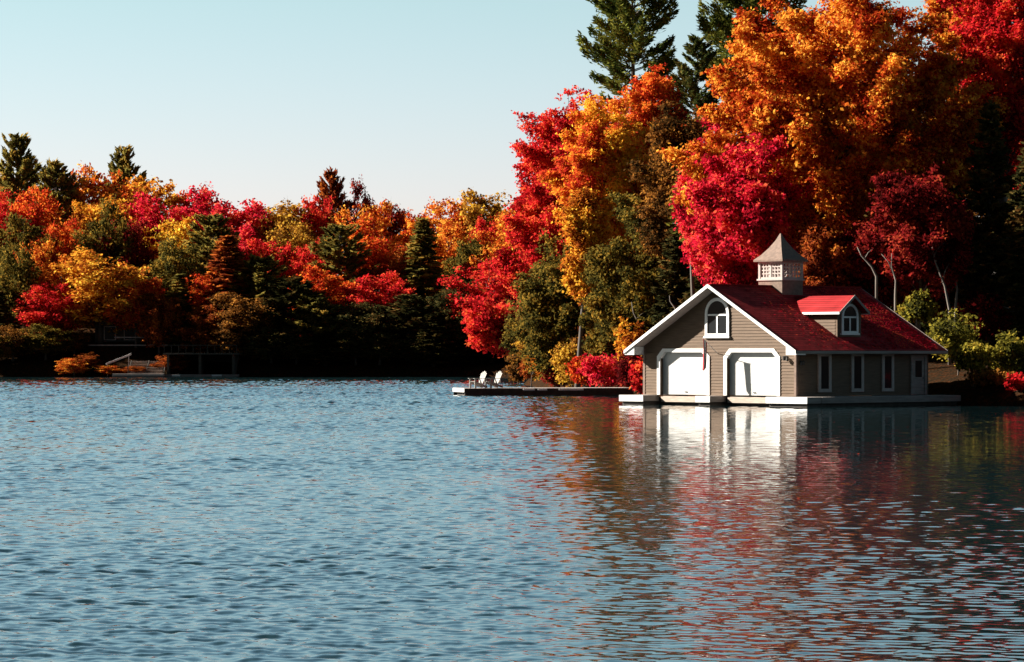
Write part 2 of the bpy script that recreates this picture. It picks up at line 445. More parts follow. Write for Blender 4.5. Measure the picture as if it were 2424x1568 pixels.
# front wall out of lapped boards
mb = MB(); bh = 0.165; z = DZ
while z < roof_z(HW / 2) - 0.02:
    z1 = min(z + bh, roof_z(HW / 2))
    # gable limits at mid height
    def lim(zz):
        if zz <= roof_z(0): return 0.0
        return (zz + 0.16 - EZ) / SL - OS
    segs = [(0.0, HW)]
    if z < DTOP - 0.01:
        segs = [(0.0, DOORS[0][0]), (DOORS[0][1], DOORS[1][0]), (DOORS[1][1], HW)]
        z1 = min(z1, DTOP)
    a0, a1 = lim(z), lim(z1)
    for (xa, xb) in segs:
        b0 = max(xa, a0); t0 = max(xa, a1); b1 = min(xb, HW - a0); t1 = min(xb, HW - a1)
        if t1 <= t0: t0 = t1 = (t0 + t1) / 2
        mb.hexa([(b0, -0.028, z), (b1, -0.028, z), (b1, 0.22, z), (b0, 0.22, z)],
                [(t0, -0.002, z1), (t1, -0.002, z1), (t1, 0.22, z1), (t0, 0.22, z1)])
    z = z1
mb.build('front_wall', M_siding, house)
# side and back walls with the same boards
mb = MB(); z = DZ
while z < roof_z(0) - 0.01:
    z1 = min(z + bh, roof_z(0) + 0.05)
    mb.hexa([(HW - 0.2, 0.225, z), (HW + 0.026, 0.225, z), (HW + 0.026, HL, z), (HW - 0.2, HL, z)],
            [(HW - 0.2, 0.225, z1), (HW, 0.225, z1), (HW, HL, z1), (HW - 0.2, HL, z1)])
    mb.hexa([(-0.026, 0.225, z), (0.2, 0.225, z), (0.2, HL, z), (-0.026, HL, z)],
            [(0, 0.225, z1), (0.2, 0.225, z1), (0.2, HL, z1), (0, HL, z1)])
    z = z1
mb.build('side_wall', M_siding, house)
mb = MB()
mb.prism([(0.21, DZ), (HW - 0.21, DZ), (HW - 0.21, roof_z(0.2)), (HW / 2, roof_z(HW / 2)), (0.21, roof_z(0.2))], 'y', HL - 0.2, HL - 0.003)
mb.build('back_wall', M_siding, house)
# corner boards
for (x, y) in ((HW + 0.002, -0.032), (-0.002, -0.032)):
    s = 1 if x > 5 else -1
    m2 = MB(); m2.box(min(x - s * 0.12, x + s * 0.03), max(x - s * 0.12, x + s * 0.03), y - 0.012, 0.1, DZ + 0.004, roof_z(0) + 0.02)
    m2.build('corner_board', M_cedar, house)
# foundation crib under the walls
mb = MB(); mb.box(0.25, HW - 0.25, 0.3, HL, -0.6, DZ - 0.12)
mb.build('crib', M_beam, house)

# boat doors: chamfered casing, recessed panel
def chamfer(x0, x1, z0, z1, c):
    return [(x0, z0), (x0, z1 - c), (x0 + c, z1), (x1 - c, z1), (x1, z1 - c), (x1, z0)]
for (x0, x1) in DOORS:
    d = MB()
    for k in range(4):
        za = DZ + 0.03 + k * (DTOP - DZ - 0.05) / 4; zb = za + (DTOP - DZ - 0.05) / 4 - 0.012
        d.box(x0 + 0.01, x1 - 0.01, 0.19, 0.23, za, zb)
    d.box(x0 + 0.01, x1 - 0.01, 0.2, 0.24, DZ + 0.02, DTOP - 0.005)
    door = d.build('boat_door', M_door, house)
    fr = MB(); o = chamfer(x0 - 0.2, x1 + 0.2, DZ + 0.01, DTOP + 0.18, 0.42); i = chamfer(x0 + 0.02, x1 - 0.02, DZ + 0.01, DTOP - 0.02, 0.34)
    k = len(o)
    for a in range(k - 1):
        fr.hexa([(o[a][0], -0.07, o[a][1]), (o[a + 1][0], -0.07, o[a + 1][1]), (i[a + 1][0], -0.07, i[a + 1][1]), (i[a][0], -0.07, i[a][1])],
                [(o[a][0], 0.0, o[a][1]), (o[a + 1][0], 0.0, o[a + 1][1]), (i[a + 1][0], 0.0, i[a + 1][1]), (i[a][0], 0.0, i[a][1])])
    # corner fillers between square opening and chamfer
    for s in (0, 1):
        xx = x0 + 0.004 if s == 0 else x1 - 0.004; c = 0.36 * (1 if s == 0 else -1)
        fr.prism([(xx, DTOP - 0.004), (xx + c, DTOP - 0.004), (xx, DTOP - 0.36)], 'y', -0.065, 0.185)
    fr.build('door_frame', M_white, house)
    hd = MB(); hd.box((x0 + x1) / 2 - 0.09, (x0 + x1) / 2 + 0.09, 0.15, 0.188, DZ + 0.16, DZ + 0.20); hd.build('handle', M_iron, door)
    sb = MB(); sb.box(x0 + 0.01, x1 - 0.01, 0.03, 0.11, 0.15, DZ - 0.06); sb.build('sill_board', M_sill, house)

# arched windows
def arch(cx, w, z0, z1, n=12):
    r = w / 2; zc = z1 - r
    return [(cx - r, z0)] + [(cx - r * math.cos(math.pi * k / n), zc + r * math.sin(math.pi * k / n)) for k in range(n + 1)] + [(cx + r, z0)]
def arch_window(axis, cx, w, z0, z1, d, out, parent, cw=0.15):
    """d: wall plane; out: +1/-1 outward direction along the axis"""
    def rng(a, b): return (d + out * a, d + out * b)
    pane = MB(); pane.prism(arch(cx, w - 2 * cw + 0.02, z0 + cw - 0.01, z1 - cw + 0.01), axis, *rng(-0.02, 0.035))
    fr = MB(); fr.ring(arch(cx, w, z0, z1), arch(cx, w - 2 * cw, z0 + cw, z1 - cw), axis, *rng(-0.02, 0.085))
    f = fr.build('window', M_white, parent)
    pane.build('pane', M_glass, f)
    bars = MB(); zb = z1 - w / 2 - 0.05; a, b = rng(0.03, 0.07)
    def bx(u0, u1, q0, q1, a=a, b=b):
        if axis == 'y': bars.box(u0, u1, min(a, b), max(a, b), q0, q1)
        else: bars.box(min(a, b), max(a, b), u0, u1, q0, q1)
    ww = w / 2 - cw + 0.01
    bx(cx - ww, cx + ww, zb - 0.045, zb + 0.045)
    a2, b2 = rng(0.03, 0.066)
    bx(cx - 0.05, cx + 0.05, z0 + cw - 0.01, zb - 0.04, a2, b2)
    bars.build('mullion', M_white, f)
    sill = MB(); a3, b3 = rng(0, 0.13)
    if axis == 'y': sill.box(cx - w / 2 - 0.06, cx + w / 2 + 0.06, min(a3, b3), max(a3, b3), z0 - 0.07, z0 + 0.03)
    else: sill.box(min(a3, b3), max(a3, b3), cx - w / 2 - 0.06, cx + w / 2 + 0.06, z0 - 0.07, z0 + 0.03)
    sill.build('sill', M_white, f)
    return f
arch_window('y', 5.52, 1.75, 3.70, 5.80, -0.02, -1, house, 0.17)

# tall side windows and side door
for (a, b) in ((1.70, 2.75), (4.40, 5.42), (6.95, 7.95)):
    fr = MB(); fr.ring([(a, 0.74), (b, 0.74), (b, 2.76), (a, 2.76)], [(a + .2, 0.92), (b - .2, 0.92), (b - .2, 2.65), (a + .2, 2.65)], 'x', HW + 0.0, HW + 0.09)
    f = fr.build('window', M_trim, house)  # shade of the side wall set into the trim colour, front casing stays white
    pn = MB(); pn.box(HW + 0.0, HW + 0.045, a + .19, b - .19, 0.91, 2.66); pn.build('pane', M_glass, f)
fr = MB(); fr.box(HW, HW + 0.09, 9.40, 9.57, DZ + 0.01, 2.72); fr.box(HW, HW + 0.09, 10.58, 10.75, DZ + 0.01, 2.72); fr.box(HW, HW + 0.088, 9.57, 10.58, 2.58, 2.72)
df = fr.build('side_door', M_grey, house)
pn = MB(); pn.box(HW, HW + 0.05, 9.57, 10.58, DZ + 0.02, 2.58); pn.build('door_panel', M_grey, df)
pn = MB(); pn.box(HW + 0.03, HW + 0.06, 9.80, 10.35, 1.5, 2.4); pn.build('pane', M_glass, df)
pn = MB(); pn.tube([(HW + 0.05, 10.45, 1.45), (HW + 0.11, 10.45, 1.45)], [0.03, 0.03]); pn.build('handle', M_iron, df)

# roof slabs
T = 0.13
def slab(x_e, x_r, y0, y1):
    m = MB()
    m.hexa([(x_e, y0, EZ - T), (x_r, y0, RZ - T), (x_r, y1, RZ - T), (x_e, y1, EZ - T)],
           [(x_e, y0, EZ), (x_r, y0, RZ), (x_r, y1, RZ), (x_e, y1, EZ)])
    return m
roof = slab(HW + OS, HW / 2 + 0.0015, -OF, HL + OF)
l = slab(-OS, HW / 2 - 0.0015, -OF, HL + OF)
n = len(roof.v); roof.v += l.v; roof.f += [[n + k for k in q] for q in l.f]
ro = roof.build('roof', M_roof, house)
m2 = MB(); m2.bar((HW / 2, -OF + 0.01, RZ + 0.01), (HW / 2, HL + OF - 0.01, RZ + 0.01), 0.26, 0.07); m2.build('ridge_cap', M_roof, ro)
# rake boards, front
for s in (-1, 1):
    xe = HW / 2 + s * (HW / 2 + OS + 0.03); xr = HW / 2 + s * 0.002; ze = EZ - 0.03 * SL
    m2 = MB(); y0, y1 = -OF - 0.05, -OF - 0.004
    m2.hexa([(xe, y0, ze - 0.15), (xr, y0, RZ - 0.16), (xr, y1, RZ - 0.16), (xe, y1, ze - 0.15)],
            [(xe, y0, ze + 0.025), (xr, y0, RZ + 0.03), (xr, y1, RZ + 0.03), (xe, y1, ze + 0.025)])
    m2.build('rake_board', M_white, ro)
    xs = HW / 2 + s * (HW / 2 + OS - 0.03); m2 = MB()
    m2.hexa([(xs, -OF + 0.01, EZ - T - 0.022), (xr, -OF + 0.01, RZ - T - 0.04), (xr, -0.035, RZ - T - 0.04), (xs, -0.035, EZ - T - 0.022)],
            [(xs, -OF + 0.01, EZ - T - 0.004 + .02), (xr, -OF + 0.01, RZ - T - 0.004), (xr, -0.035, RZ - T - 0.004), (xs, -0.035, EZ - T - 0.004 + .02)])
    m2.build('soffit', M_trim, ro)
    # boxed eave return at the foot of the rake
    xi = HW / 2 + s * (HW / 2 - 0.02)
    m2 = MB(); xo = xe - s * 0.02
    zi = EZ + (OS + 0.0) * SL - 0.16
    m2.prism([(xi, EZ - 0.24), (xo, EZ - 0.24), (xo, EZ - T - 0.02), (xi, zi - 0.02)], 'y', -OF + 0.02, -0.04)
    m2.build('eave_return', M_white, ro)
    # back rake
    m2 = MB(); y0, y1 = HL + OF + 0.004, HL + OF + 0.04
    m2.hexa([(xe, y0, ze - 0.18), (xr, y0, RZ - 0.18), (xr, y1, RZ - 0.18), (xe, y1, ze - 0.18)],
            [(xe, y0, ze + 0.02), (xr, y0, RZ + 0.02), (xr, y1, RZ + 0.02), (xe, y1, ze + 0.02)])
    m2.build('rake_board', M_grey, ro)
    m2 = MB(); xg = HW / 2 + s * (HW / 2 + OS + 0.05)
    m2.box(min(xg, xg - s * 0.045), max(xg, xg - s * 0.045), -OF, HL + OF, EZ - 0.17, EZ - 0.02)
    m2.build('gutter', M_grey, ro)
    m2 = MB(); m2.box(min(HW/2+s*(HW/2+0.03), HW/2+s*(HW/2+OS)), max(HW/2+s*(HW/2+0.03), HW/2+s*(HW/2+OS)), -0.03, HL + OF - 0.02, EZ - 0.20, EZ - 0.172)
    m2.build('soffit', M_cedar, ro)

# dormer on the right slope
dy, dh = 5.0, 0.98
fx = HW - 0.60                     # plane of the dormer face
dzE, dzR = 5.03, 5.92
dm = MB()
def rz_at(x): return EZ + (HW - x + OS) * SL
dm.prism([(dy - dh, rz_at(fx) - 0.05), (dy + dh, rz_at(fx) - 0.05), (dy + dh, dzE), (dy, dzE + dh * (dzR - dzE) / 1.2), (dy - dh, dzE)], 'x', fx - 0.15, fx)
xb = HW + OS - (dzE - EZ) / SL
for s in (-1, 1):
    y0, y1 = sorted((dy + s * dh, dy + s * (dh - 0.1)))
    zz = DZ; k = 0
    z = rz_at(fx) - 0.05
    while z < dzE - 0.01:
        z1 = min(z + bh, dzE)
        xa = HW + OS - (z - EZ) / SL - 0.1; xa1 = HW + OS - (z1 - EZ) / SL - 0.1
        o0 = s * 0.022
        yo = dy + s * dh
        yi = dy + s * (dh - 0.1)
        b = [(xa, yo + o0, z), (fx - 0.153, yo + o0, z), (fx - 0.153, yi, z), (xa, yi, z)]
        t = [(xa1, yo, z1), (fx - 0.153, yo, z1), (fx - 0.153, yi, z1), (xa1, yi, z1)]
        if s > 0: b.reverse(); t.reverse()
        dm.hexa(b, t); z = z1
dorm = dm.build('dormer', M_siding, house)
arch_window('x', dy, 1.36, 3.86, 5.48, fx, 1, dorm, 0.14)
dr = MB(); ov = 0.38; wE = dh + 0.24; ss = (dzR - dzE) / wE
xf = fx + ov; xrb = HW + OS - (dzR - EZ) / SL - 0.2; xeb = HW + OS - (dzE - 0.0 - EZ) / SL - 0.12
for s in (-1, 1):
    e = dy + s * wE; r0 = dy + s * 0.0015
    dr.hexa([(xeb, e, dzE - 0.08), (xf, e, dzE - 0.08), (xf, r0, dzR - 0.08), (xrb, r0, dzR - 0.08)],
            [(xeb, e, dzE), (xf, e, dzE), (xf, r0, dzR), (xrb, r0, dzR)])
M_roof2 = M_roof
dro = dr.build('dormer_roof', M_roof2, dorm)
for s in (-1, 1):
    e = dy + s * (wE + 0.02); r0 = dy + s * 0.002
    m2 = MB(); x0, x1 = xf + 0.003, xf + 0.035
    m2.hexa([(x0, e, dzE - 0.15), (x1, e, dzE - 0.15), (x1, r0, dzR - 0.13), (x0, r0, dzR - 0.13)],
            [(x0, e, dzE + 0.01), (x1, e, dzE + 0.01), (x1, r0, dzR + 0.025), (x0, r0, dzR + 0.025)])
    m2.build('rake_board', M_grey, dorm)
    m2 = MB(); m2.box(xeb + 0.25, xf, min(e, e + s * 0.03), max(e, e + s * 0.03), dzE - 0.13, dzE - 0.005)
    m2.build('fascia', M_white, dorm)

# cupola
cy = 5.05; cx0 = HW / 2
cup = MB(); hb = 0.86
cup.box(cx0 - hb, cx0 + hb, cy - hb, cy + hb, RZ - 0.62, RZ + 0.30)
cupo = cup.build('cupola', M_cedar, house)
m2 = MB(); m2.box(cx0 - hb - 0.07, cx0 + hb + 0.07, cy - hb - 0.07, cy + hb + 0.07, RZ + 0.30, RZ + 0.39)
m2.build('ledge', M_trim, cupo)
z0c, z1c = RZ + 0.39, 7.82; h2 = 0.80
for sx in (-1, 1):
    for sy in (-1, 1):
        fr = MB(); fr.box(cx0 + sx * h2 - 0.07, cx0 + sx * h2 + 0.07, cy + sy * h2 - 0.07, cy + sy * h2 + 0.07, z0c, z1c)
        fr.build('corner_post', M_trim, cupo)
for s in (-1, 1):
    for ax in ('x', 'y'):
        g = MB(); a = h2 - 0.07
        def bb(u0, u1, w, q0, q1):
            c = s * h2
            if ax == 'y': g.box(cx0 + u0, cx0 + u1, cy + c - w, cy + c + w, q0, q1)
            else: g.box(cx0 + c - w, cx0 + c + w, cy + u0, cy + u1, q0, q1)
        bb(-a, a, 0.045, z0c, z0c + 0.09); bb(-a, a, 0.045, z1c - 0.09, z1c); bb(-0.06, 0.06, 0.045, z0c + 0.09, z1c - 0.09)
        for side in (-1, 1):
            for k in (1, 2):
                u = side * (0.06 + (a - 0.06) * k / 3); bb(u - 0.028, u + 0.028, 0.02, z0c + 0.09, z1c - 0.09)
        for k in range(1, 4):
            q = z0c + 0.09 + (z1c - z0c - 0.18) * k / 4
            bb(-a, -0.06, 0.017, q - 0.03, q + 0.03); bb(0.06, a, 0.017, q - 0.03, q + 0.03)
        g.build('window', M_trim, cupo)
m2 = MB(); he = 1.06; zt = 9.38; zs = 7.92
prof = [(he, zs), (0.78, zs + 0.26), (0.46, zs + 0.66), (0.20, zs + 1.08), (0.03, zt)]
m2.box(cx0 - he, cx0 + he, cy - he, cy + he, z1c, zs)
for k in range(len(prof) - 1):
    (r0, q0), (r1, q1) = prof[k], prof[k + 1]
    m2.hexa([(cx0 - r0, cy - r0, q0), (cx0 + r0, cy - r0, q0), (cx0 + r0, cy + r0, q0), (cx0 - r0, cy + r0, q0)],
            [(cx0 - r1, cy - r1, q1), (cx0 + r1, cy - r1, q1), (cx0 + r1, cy + r1, q1), (cx0 - r1, cy + r1, q1)])
cr = m2.build('cupola_roof', M_cedar, cupo)

# wall lanterns
def lantern(x, y, z, rz, label):
    e = empty('wall_lantern', house.matrix_basis @ Vector((x, y, z)), BROT + rz, label, 'lantern', 'wall lanterns on the boathouse')
    m = MB(); m.box(-0.06, 0.06, -0.02, 0.02, -0.12, 0.12); m.bar((0, -0.01, 0.08), (0, -0.16, 0.12), 0.03, 0.03); m.build('bracket', M_iron, e)
    m = MB(); m.tube([(0, -0.17, -0.12), (0, -0.17, -0.10), (0, -0.17, 0.07), (0, -0.17, 0.12)], [0.05, 0.08, 0.10, 0.02], 6); m.build('lamp_housing', M_iron, e)
bpy.context.view_layer.update()
house.matrix_basis = Matrix.Translation((HP[0], HP[1], 0)) @ Matrix.Rotation(BROT, 4, 'Z')
lantern(10.45, -0.05, 2.55, 0, 'black wall lantern on the sunlit front siding right of the right boat door')
lantern(HW + 0.05, 0.3, 2.30, R(90), 'black wall lantern on the shaded side wall just round the front corner')

# flag on an angled pole between the doors
fl = empty('flag', house.matrix_basis @ Vector((5.5, -0.03, 2.80)), BROT, 'limp red and white flag hanging from an angled pole between the boat doors', 'flag')
m = MB(); m.tube([(0, 0, 0), (0.0, -0.55, 0.4), (0.0, -1.15, 0.82)], [0.022, 0.02, 0.014]); m.build('flag_pole', M_white, fl)
def flag_mat():
    m, nt, p = new_mat('flag_cloth')
    tc = N(nt, 'ShaderNodeTexCoord'); sp = N(nt, 'ShaderNodeSeparateXYZ'); nt.links.new(tc.outputs['UV'], sp.inputs[0])
    r = N(nt, 'ShaderNodeValToRGB'); r.color_ramp.interpolation = 'CONSTANT'
    r.color_ramp.elements[0].color = (0.45, 0.02, 0.03, 1); r.color_ramp.elements[1].position = 0.28; r.color_ramp.elements[1].color = (0.75, 0.72, 0.72, 1)
    e = r.color_ramp.elements.new(0.72); e.color = (0.45, 0.02, 0.03, 1)
    nt.links.new(sp.outputs['Y'], r.inputs['Fac']); nt.links.new(r.outputs['Color'], p.inputs['Base Color'])
    p.inputs['Roughness'].default_value = .8
    return m
nu, nv = 14, 16; fv = []; ff = []; fu = []
for i in range(nu + 1):
    u = i / nu
    for j in range(nv + 1):
        v = j / nv
        g = 0.55 + 0.45 * (1 - v)
        yy = -1.12 + 0.30 * u * g
        top = 0.80 - 0.21 * u
        fv.append((0.05 * math.sin(u * 19 + v * 2) * (0.4 + v), yy, top - v * (1.72 - 0.35 * u)))
        fu.append((u, v))
for i in range(nu):
    for j in range(nv):
        a = i * (nv + 1) + j; ff.append([a, a + 1, a + nv + 2, a + nv + 1])
fmesh = bpy.data.meshes.new('flag_cloth'); fmesh.from_pydata(fv, [], ff); fmesh.materials.append(flag_mat())
uvl = fmesh.uv_layers.new(name='UVMap')
for lp in fmesh.loops: uvl.data[lp.index].uv = (fu[lp.vertex_index][0], fu[lp.vertex_index][0])
fmesh.polygons.foreach_set('use_smooth', [True] * len(fmesh.polygons))
fo = link(bpy.data.objects.new('cloth', fmesh)); fo.parent = fl
so = fo.modifiers.new('solid', 'SOLIDIFY'); so.thickness = 0.006

# deck round the boathouse
deck = empty('boathouse_deck', (HP[0], HP[1], 0), BROT, 'low wooden deck with white front ends wrapping round the boathouse at water level', 'deck')
FO = 1.12
FING = [(-0.75, 1.02), (4.96, 5.96), (10.02, HW + 1.75)]
dkz = DZ - 0.012
for (a, b) in FING:
    m = MB(); y = -FO
    nb = int(round((b - a) / 0.15)); w = (b - a) / nb
    for k in range(nb): m.box(a + k * w, a + (k + 1) * w - 0.008, -FO, 0.1, dkz - 0.045, dkz)
    m.build('deck_boards', M_deck, deck)
    m = MB(); m.box(a - 0.02, b + 0.02, -FO - 0.05, -FO - 0.004, dkz - 0.34, dkz - 0.004); m.build('front_fascia', M_white, deck)
    for q in (a, b):
        m = MB(); m.box(q - 0.02, q + 0.018, -FO, 0.12, dkz - 0.33, dkz - 0.05); m.build('side_fascia', M_grey, deck)  # grey in place of white: shade of the side faces put into colour
    m = MB(); m.box(a + 0.1, b - 0.1, -FO + 0.1, 0.28, -0.6, dkz - 0.1); m.build('crib', M_beam, deck)
m = MB(); k = 0; y = 0.104
while y < HL + 0.5:
    m.box(HW + 0.03, HW + 1.75, y, y + 0.142, dkz - 0.045, dkz); y += 0.15
m.build('deck_boards', M_deck, deck)
m = MB(); m.box(HW + 1.755, HW + 1.80, 0.0, HL + 0.6, dkz - 0.33, dkz - 0.006); m.build('side_fascia', M_grey, deck)
m = MB(); m.box(HW + 0.2, HW + 1.6, 0.3, HL + 0.5, -0.6, dkz - 0.1); m.build('crib', M_beam, deck)
m = MB(); m.box(-0.72, -0.03, 0.104, HL, dkz - 0.045, dkz); m.build('deck_boards', M_deck, deck)

# ------------------------------------------------------------------ swimming dock with two chairs
DA = R(17)
dp = at(1100, 0, 219.5)
dock = empty('dock', (dp.x, dp.y, 0), DA, 'long low grey dock with a white end reaching into the lake left of the boathouse', 'dock')
DLn, DW, dkh = 11.6, 2.6, 0.50
m = MB(); x = 0.0
while x < DLn - 0.01:
    m.box(x, x + 0.14, 0.0, DW, dkh - 0.05, dkh); x += 0.15
m.build('deck_boards', M_deck, dock)
m = MB(); m.box(-0.05, -0.004, -0.03, DW + 0.03, dkh - 0.25, dkh + 0.004); m.build('end_fascia', M_white, dock)
for (a, b) in ((-0.045, -0.003), (DW + 0.003, DW + 0.045)):
    m = MB(); m.box(0.0, DLn, a, b, 0.03, dkh - 0.07); m.build('side_fascia', M_beam, dock)  # dark colour stands for shade on the long sides, sunlit end stays white
for (a, b) in ((0.2, 2.4), (5.2, 7.0), (9.6, DLn)):
    m = MB(); m.box(a, b, 0.1, DW - 0.1, -0.5, dkh - 0.06); m.build('crib', M_beam, dock)
for (a, b) in ((3.95, 4.75), (4.95, 5.6), (6.4, 8.1)):
    m = MB(); m.box(a, b, -0.11, -0.048, dkh - 0.17, dkh - 0.05); m.build('bumper', M_white, dock, bevel=0.02)

def adirondack(loc, rz, label):
    e = empty('adirondack_chair', loc, rz, label, 'chair', 'white chairs on the dock'); e.scale = (1.12, 1.12, 1.1)
    # faces -y; slats of the fan back
    m = MB()
    for k in range(5):
        x = (k - 2) * 0.105; hgt = 0.74 - 0.045 * abs(k - 2) ** 1.4; fan = (k - 2) * 0.03
        a = Vector((x * 0.85, 0.22, 0.27)); b = Vector((x + fan, 0.22 + hgt * 0.40, 0.27 + hgt))
        m.bar(a, b, 0.09, 0.02, up=(0, -1, 0.4))
    m.build('backrest', M_chair, e)
    m = MB()
    for k in range(6):
        t = k / 5; m.box(-0.27, 0.27, -0.33 + 0.1 * k, -0.245 + 0.1 * k, 0.385 - 0.13 * t, 0.405 - 0.13 * t)
    m.build('seat', M_chair, e)
    for s in (-1, 1):
        m = MB(); m.hexa([(s * 0.29 - 0.07, -0.42, 0.56), (s * 0.29 + 0.07, -0.42, 0.56), (s * 0.31 + 0.04, 0.38, 0.56), (s * 0.31 - 0.04, 0.38, 0.56)],
                         [(s * 0.29 - 0.07, -0.42, 0.585), (s * 0.29 + 0.07, -0.42, 0.585), (s * 0.31 + 0.04, 0.38, 0.585), (s * 0.31 - 0.04, 0.38, 0.585)])
        m.build('armrest', M_chair, e)
        m = MB(); m.box(s * 0.29 - 0.015, s * 0.29 + 0.015, -0.36, -0.25, 0, 0.558); m.build('leg', M_chair, e)
        m = MB(); m.bar((s * 0.26, -0.34, 0.34), (s * 0.26, 0.52, 0.06), 0.03, 0.12); m.build('leg', M_chair, e)
        m = MB(); m.bar((s * 0.295, 0.33, 0.3), (s * 0.295, 0.33, 0.555), 0.03, 0.06, up=(0, 1, 0)); m.build('arm_post', M_chair, e)
    return e
Md = Matrix.Translation((dp.x, dp.y, 0)) @ Matrix.Rotation(DA, 4, 'Z')
adirondack(Md @ Vector((1.15, 1.0, dkh)), R(-58), 'white slatted chair nearest the white end of the dock')
adirondack(Md @ Vector((2.25, 1.15, dkh)), R(-58), 'white slatted chair farther along the dock, closer to the boathouse')

# ------------------------------------------------------------------ trees
rng = np.random.default_rng(7)

def unit(a): return a / np.maximum(np.linalg.norm(a, axis=-1, keepdims=True), 1e-9)
def quad_mesh(name, c, A, B, mat):
    """rhombic leaf faces round the centres c"""
    n = len(c)
    v = np.stack([c - A, c - B * 0.9 + A * 0.15, c + A, c + B * 0.9 + A * 0.15], 1).reshape(-1, 3)
    m = bpy.data.meshes.new(name)
    m.vertices.add(n * 4); m.vertices.foreach_set('co', v.astype(np.float32).ravel())
    m.loops.add(n * 4); m.loops.foreach_set('vertex_index', np.arange(n * 4, dtype=np.int32))
    m.polygons.add(n); m.polygons.foreach_set('loop_start', np.arange(0, n * 4, 4, dtype=np.int32))
    try: m.polygons.foreach_set('loop_total', np.full(n, 4, dtype=np.int32))
    except Exception: pass
    m.update(calc_edges=True)
    m.materials.append(mat)
    return m

def leafy(c, out, size, rg, up=0.35, wild=0.9):
    n = len(c)
    nrm = unit(out * 0.7 + np.array([0, 0, up]) + rg.normal(size=(n, 3)) * wild * 0.95)
    A = unit(np.cross(nrm, rg.normal(size=(n, 3)))); B = np.cross(nrm, A)
    s = size * rg.uniform(0.6, 1.35, (n, 1))
    return A * s, B * s * 0.75

def broadleaf(H, zb, rx, n_leaf, leaf, seed, ry=None, trunk_r=None, lean=(0, 0), clump=0.24, egg=0.0, bare_low=0.0, open_=0.0, mat='red'):
    """returns crown mesh and trunk mesh; crown between zb and H, half width rx"""
    rg = np.random.default_rng(seed); ry = ry or rx
    rz = (H - zb) / 2; zc = (H + zb) / 2
    R3 = (rx * ry * rz) ** (1 / 3)
    # boughs run from the stem out to an uneven crown outline; sprigs of leaves sit along them
    nb = int(95 * (0.24 / clump) ** 1.6)
    d = unit(rg.normal(size=(nb * 3, 3))); d = d[d[:, 2] > -0.72][:nb]
    az = np.arctan2(d[:, 1], d[:, 0]); ph = rg.uniform(0, 6.28, 4)
    wob = (1 + 0.13 * np.sin(2 * az + ph[0] + 2 * d[:, 2]) + 0.10 * np.sin(5 * az + ph[1] + 4 * d[:, 2]) + 0.08 * np.sin(9 * az + ph[2])
           + rg.normal(size=len(d)) * 0.07)[:, None]
    inner = np.where(rg.uniform(size=(len(d), 1)) < 0.25, rg.uniform(0.5, 0.8, (len(d), 1)), 1.0)
    cc = d * wob * inner * np.array([rx, ry, rz]) * np.array([0.95, 0.95, 0.94]) + np.array([0, 0, zc])
    cc[:, 2] = np.maximum(cc[:, 2], zb * 0.7)
    st = np.zeros_like(cc); st[:, 2] = np.clip(cc[:, 2] - (0.35 + 0.25 * rg.uniform(size=len(cc))) * np.hypot(cc[:, 0], cc[:, 1]) - 0.25 * rz, zb * 0.5, H)
    st[:, :2] = cc[:, :2] * 0.12
    ln = np.linalg.norm(cc - st, axis=1)
    ns = max(80, n_leaf // 16)
    ci = rg.choice(len(cc), ns, p=ln ** 1.5 / (ln ** 1.5).sum())
    t = 1.03 - 0.72 * rg.uniform(0, 1, (ns, 1)) ** 1.35
    sd = unit(rg.normal(size=(ns, 3)))
    wd = (R3 * clump * 1.55) * (1.18 - t) ** 0.55 * rg.uniform(0.2, 1.0, (ns, 1)) ** 0.6
    sc = st[ci] + (cc[ci] - st[ci]) * t + sd * wd * np.array([1.0, 1.0, 0.55])
    bdir = unit(cc[ci] - st[ci]); sd = unit(sd + bdir * 0.8 + np.array([0, 0, 0.35]))
    spr = leaf * 1.7
    li = rg.integers(0, ns, n_leaf)
    c = sc[li] + rg.normal(size=(n_leaf, 3)) * spr * np.array([1, 1, 0.6])
    A, B = leafy(c, sd[li], leaf, rg)
    crown = quad_mesh('crown', c, A, B, FM[mat])
    # trunk and limbs
    tr = trunk_r or H * 0.016
    tb = MB()
    bx, by = lean
    zt = zb + (H - zb) * 0.72
    k = 7; P = []
    for i in range(k + 1):
        t = i / k
        P.append(Vector((bx * (1 - t) ** 1.5 + 0.15 * math.sin(seed + 3 * t), by * (1 - t) ** 1.5 + 0.15 * math.cos(seed * 1.7 + 4 * t), -0.4 + (zt + 0.4) * t)))
    tb.tube(P, [tr * (1.25 if i == 0 else 1) * (1 - 0.78 * i / k) for i in range(k + 1)], 8)
    order = rg.permutation(len(cc))[:34]
    for i in order:
        e = Vector(cc[i]); t = min(max((e.z - rz * 0.55) / zt, 0.25), 0.93)
        j = t * k; a = int(j); s = P[a].lerp(P[min(a + 1, k)], j - a)
        r0 = tr * (1 - 0.78 * t) * 0.5
        mid = s.lerp(e, 0.5) + Vector((0, 0, 0.12 * (e - s).length)) + Vector(rg.normal(size=3)) * 0.12 * rx * 0.3
        tb.tube([s, s.lerp(mid, .5) + Vector((0, 0, .05)), mid, e], [r0, r0 * .8, r0 * .55, r0 * .15], 5)
    return crown, tb.mesh('trunk', M_bark, True)

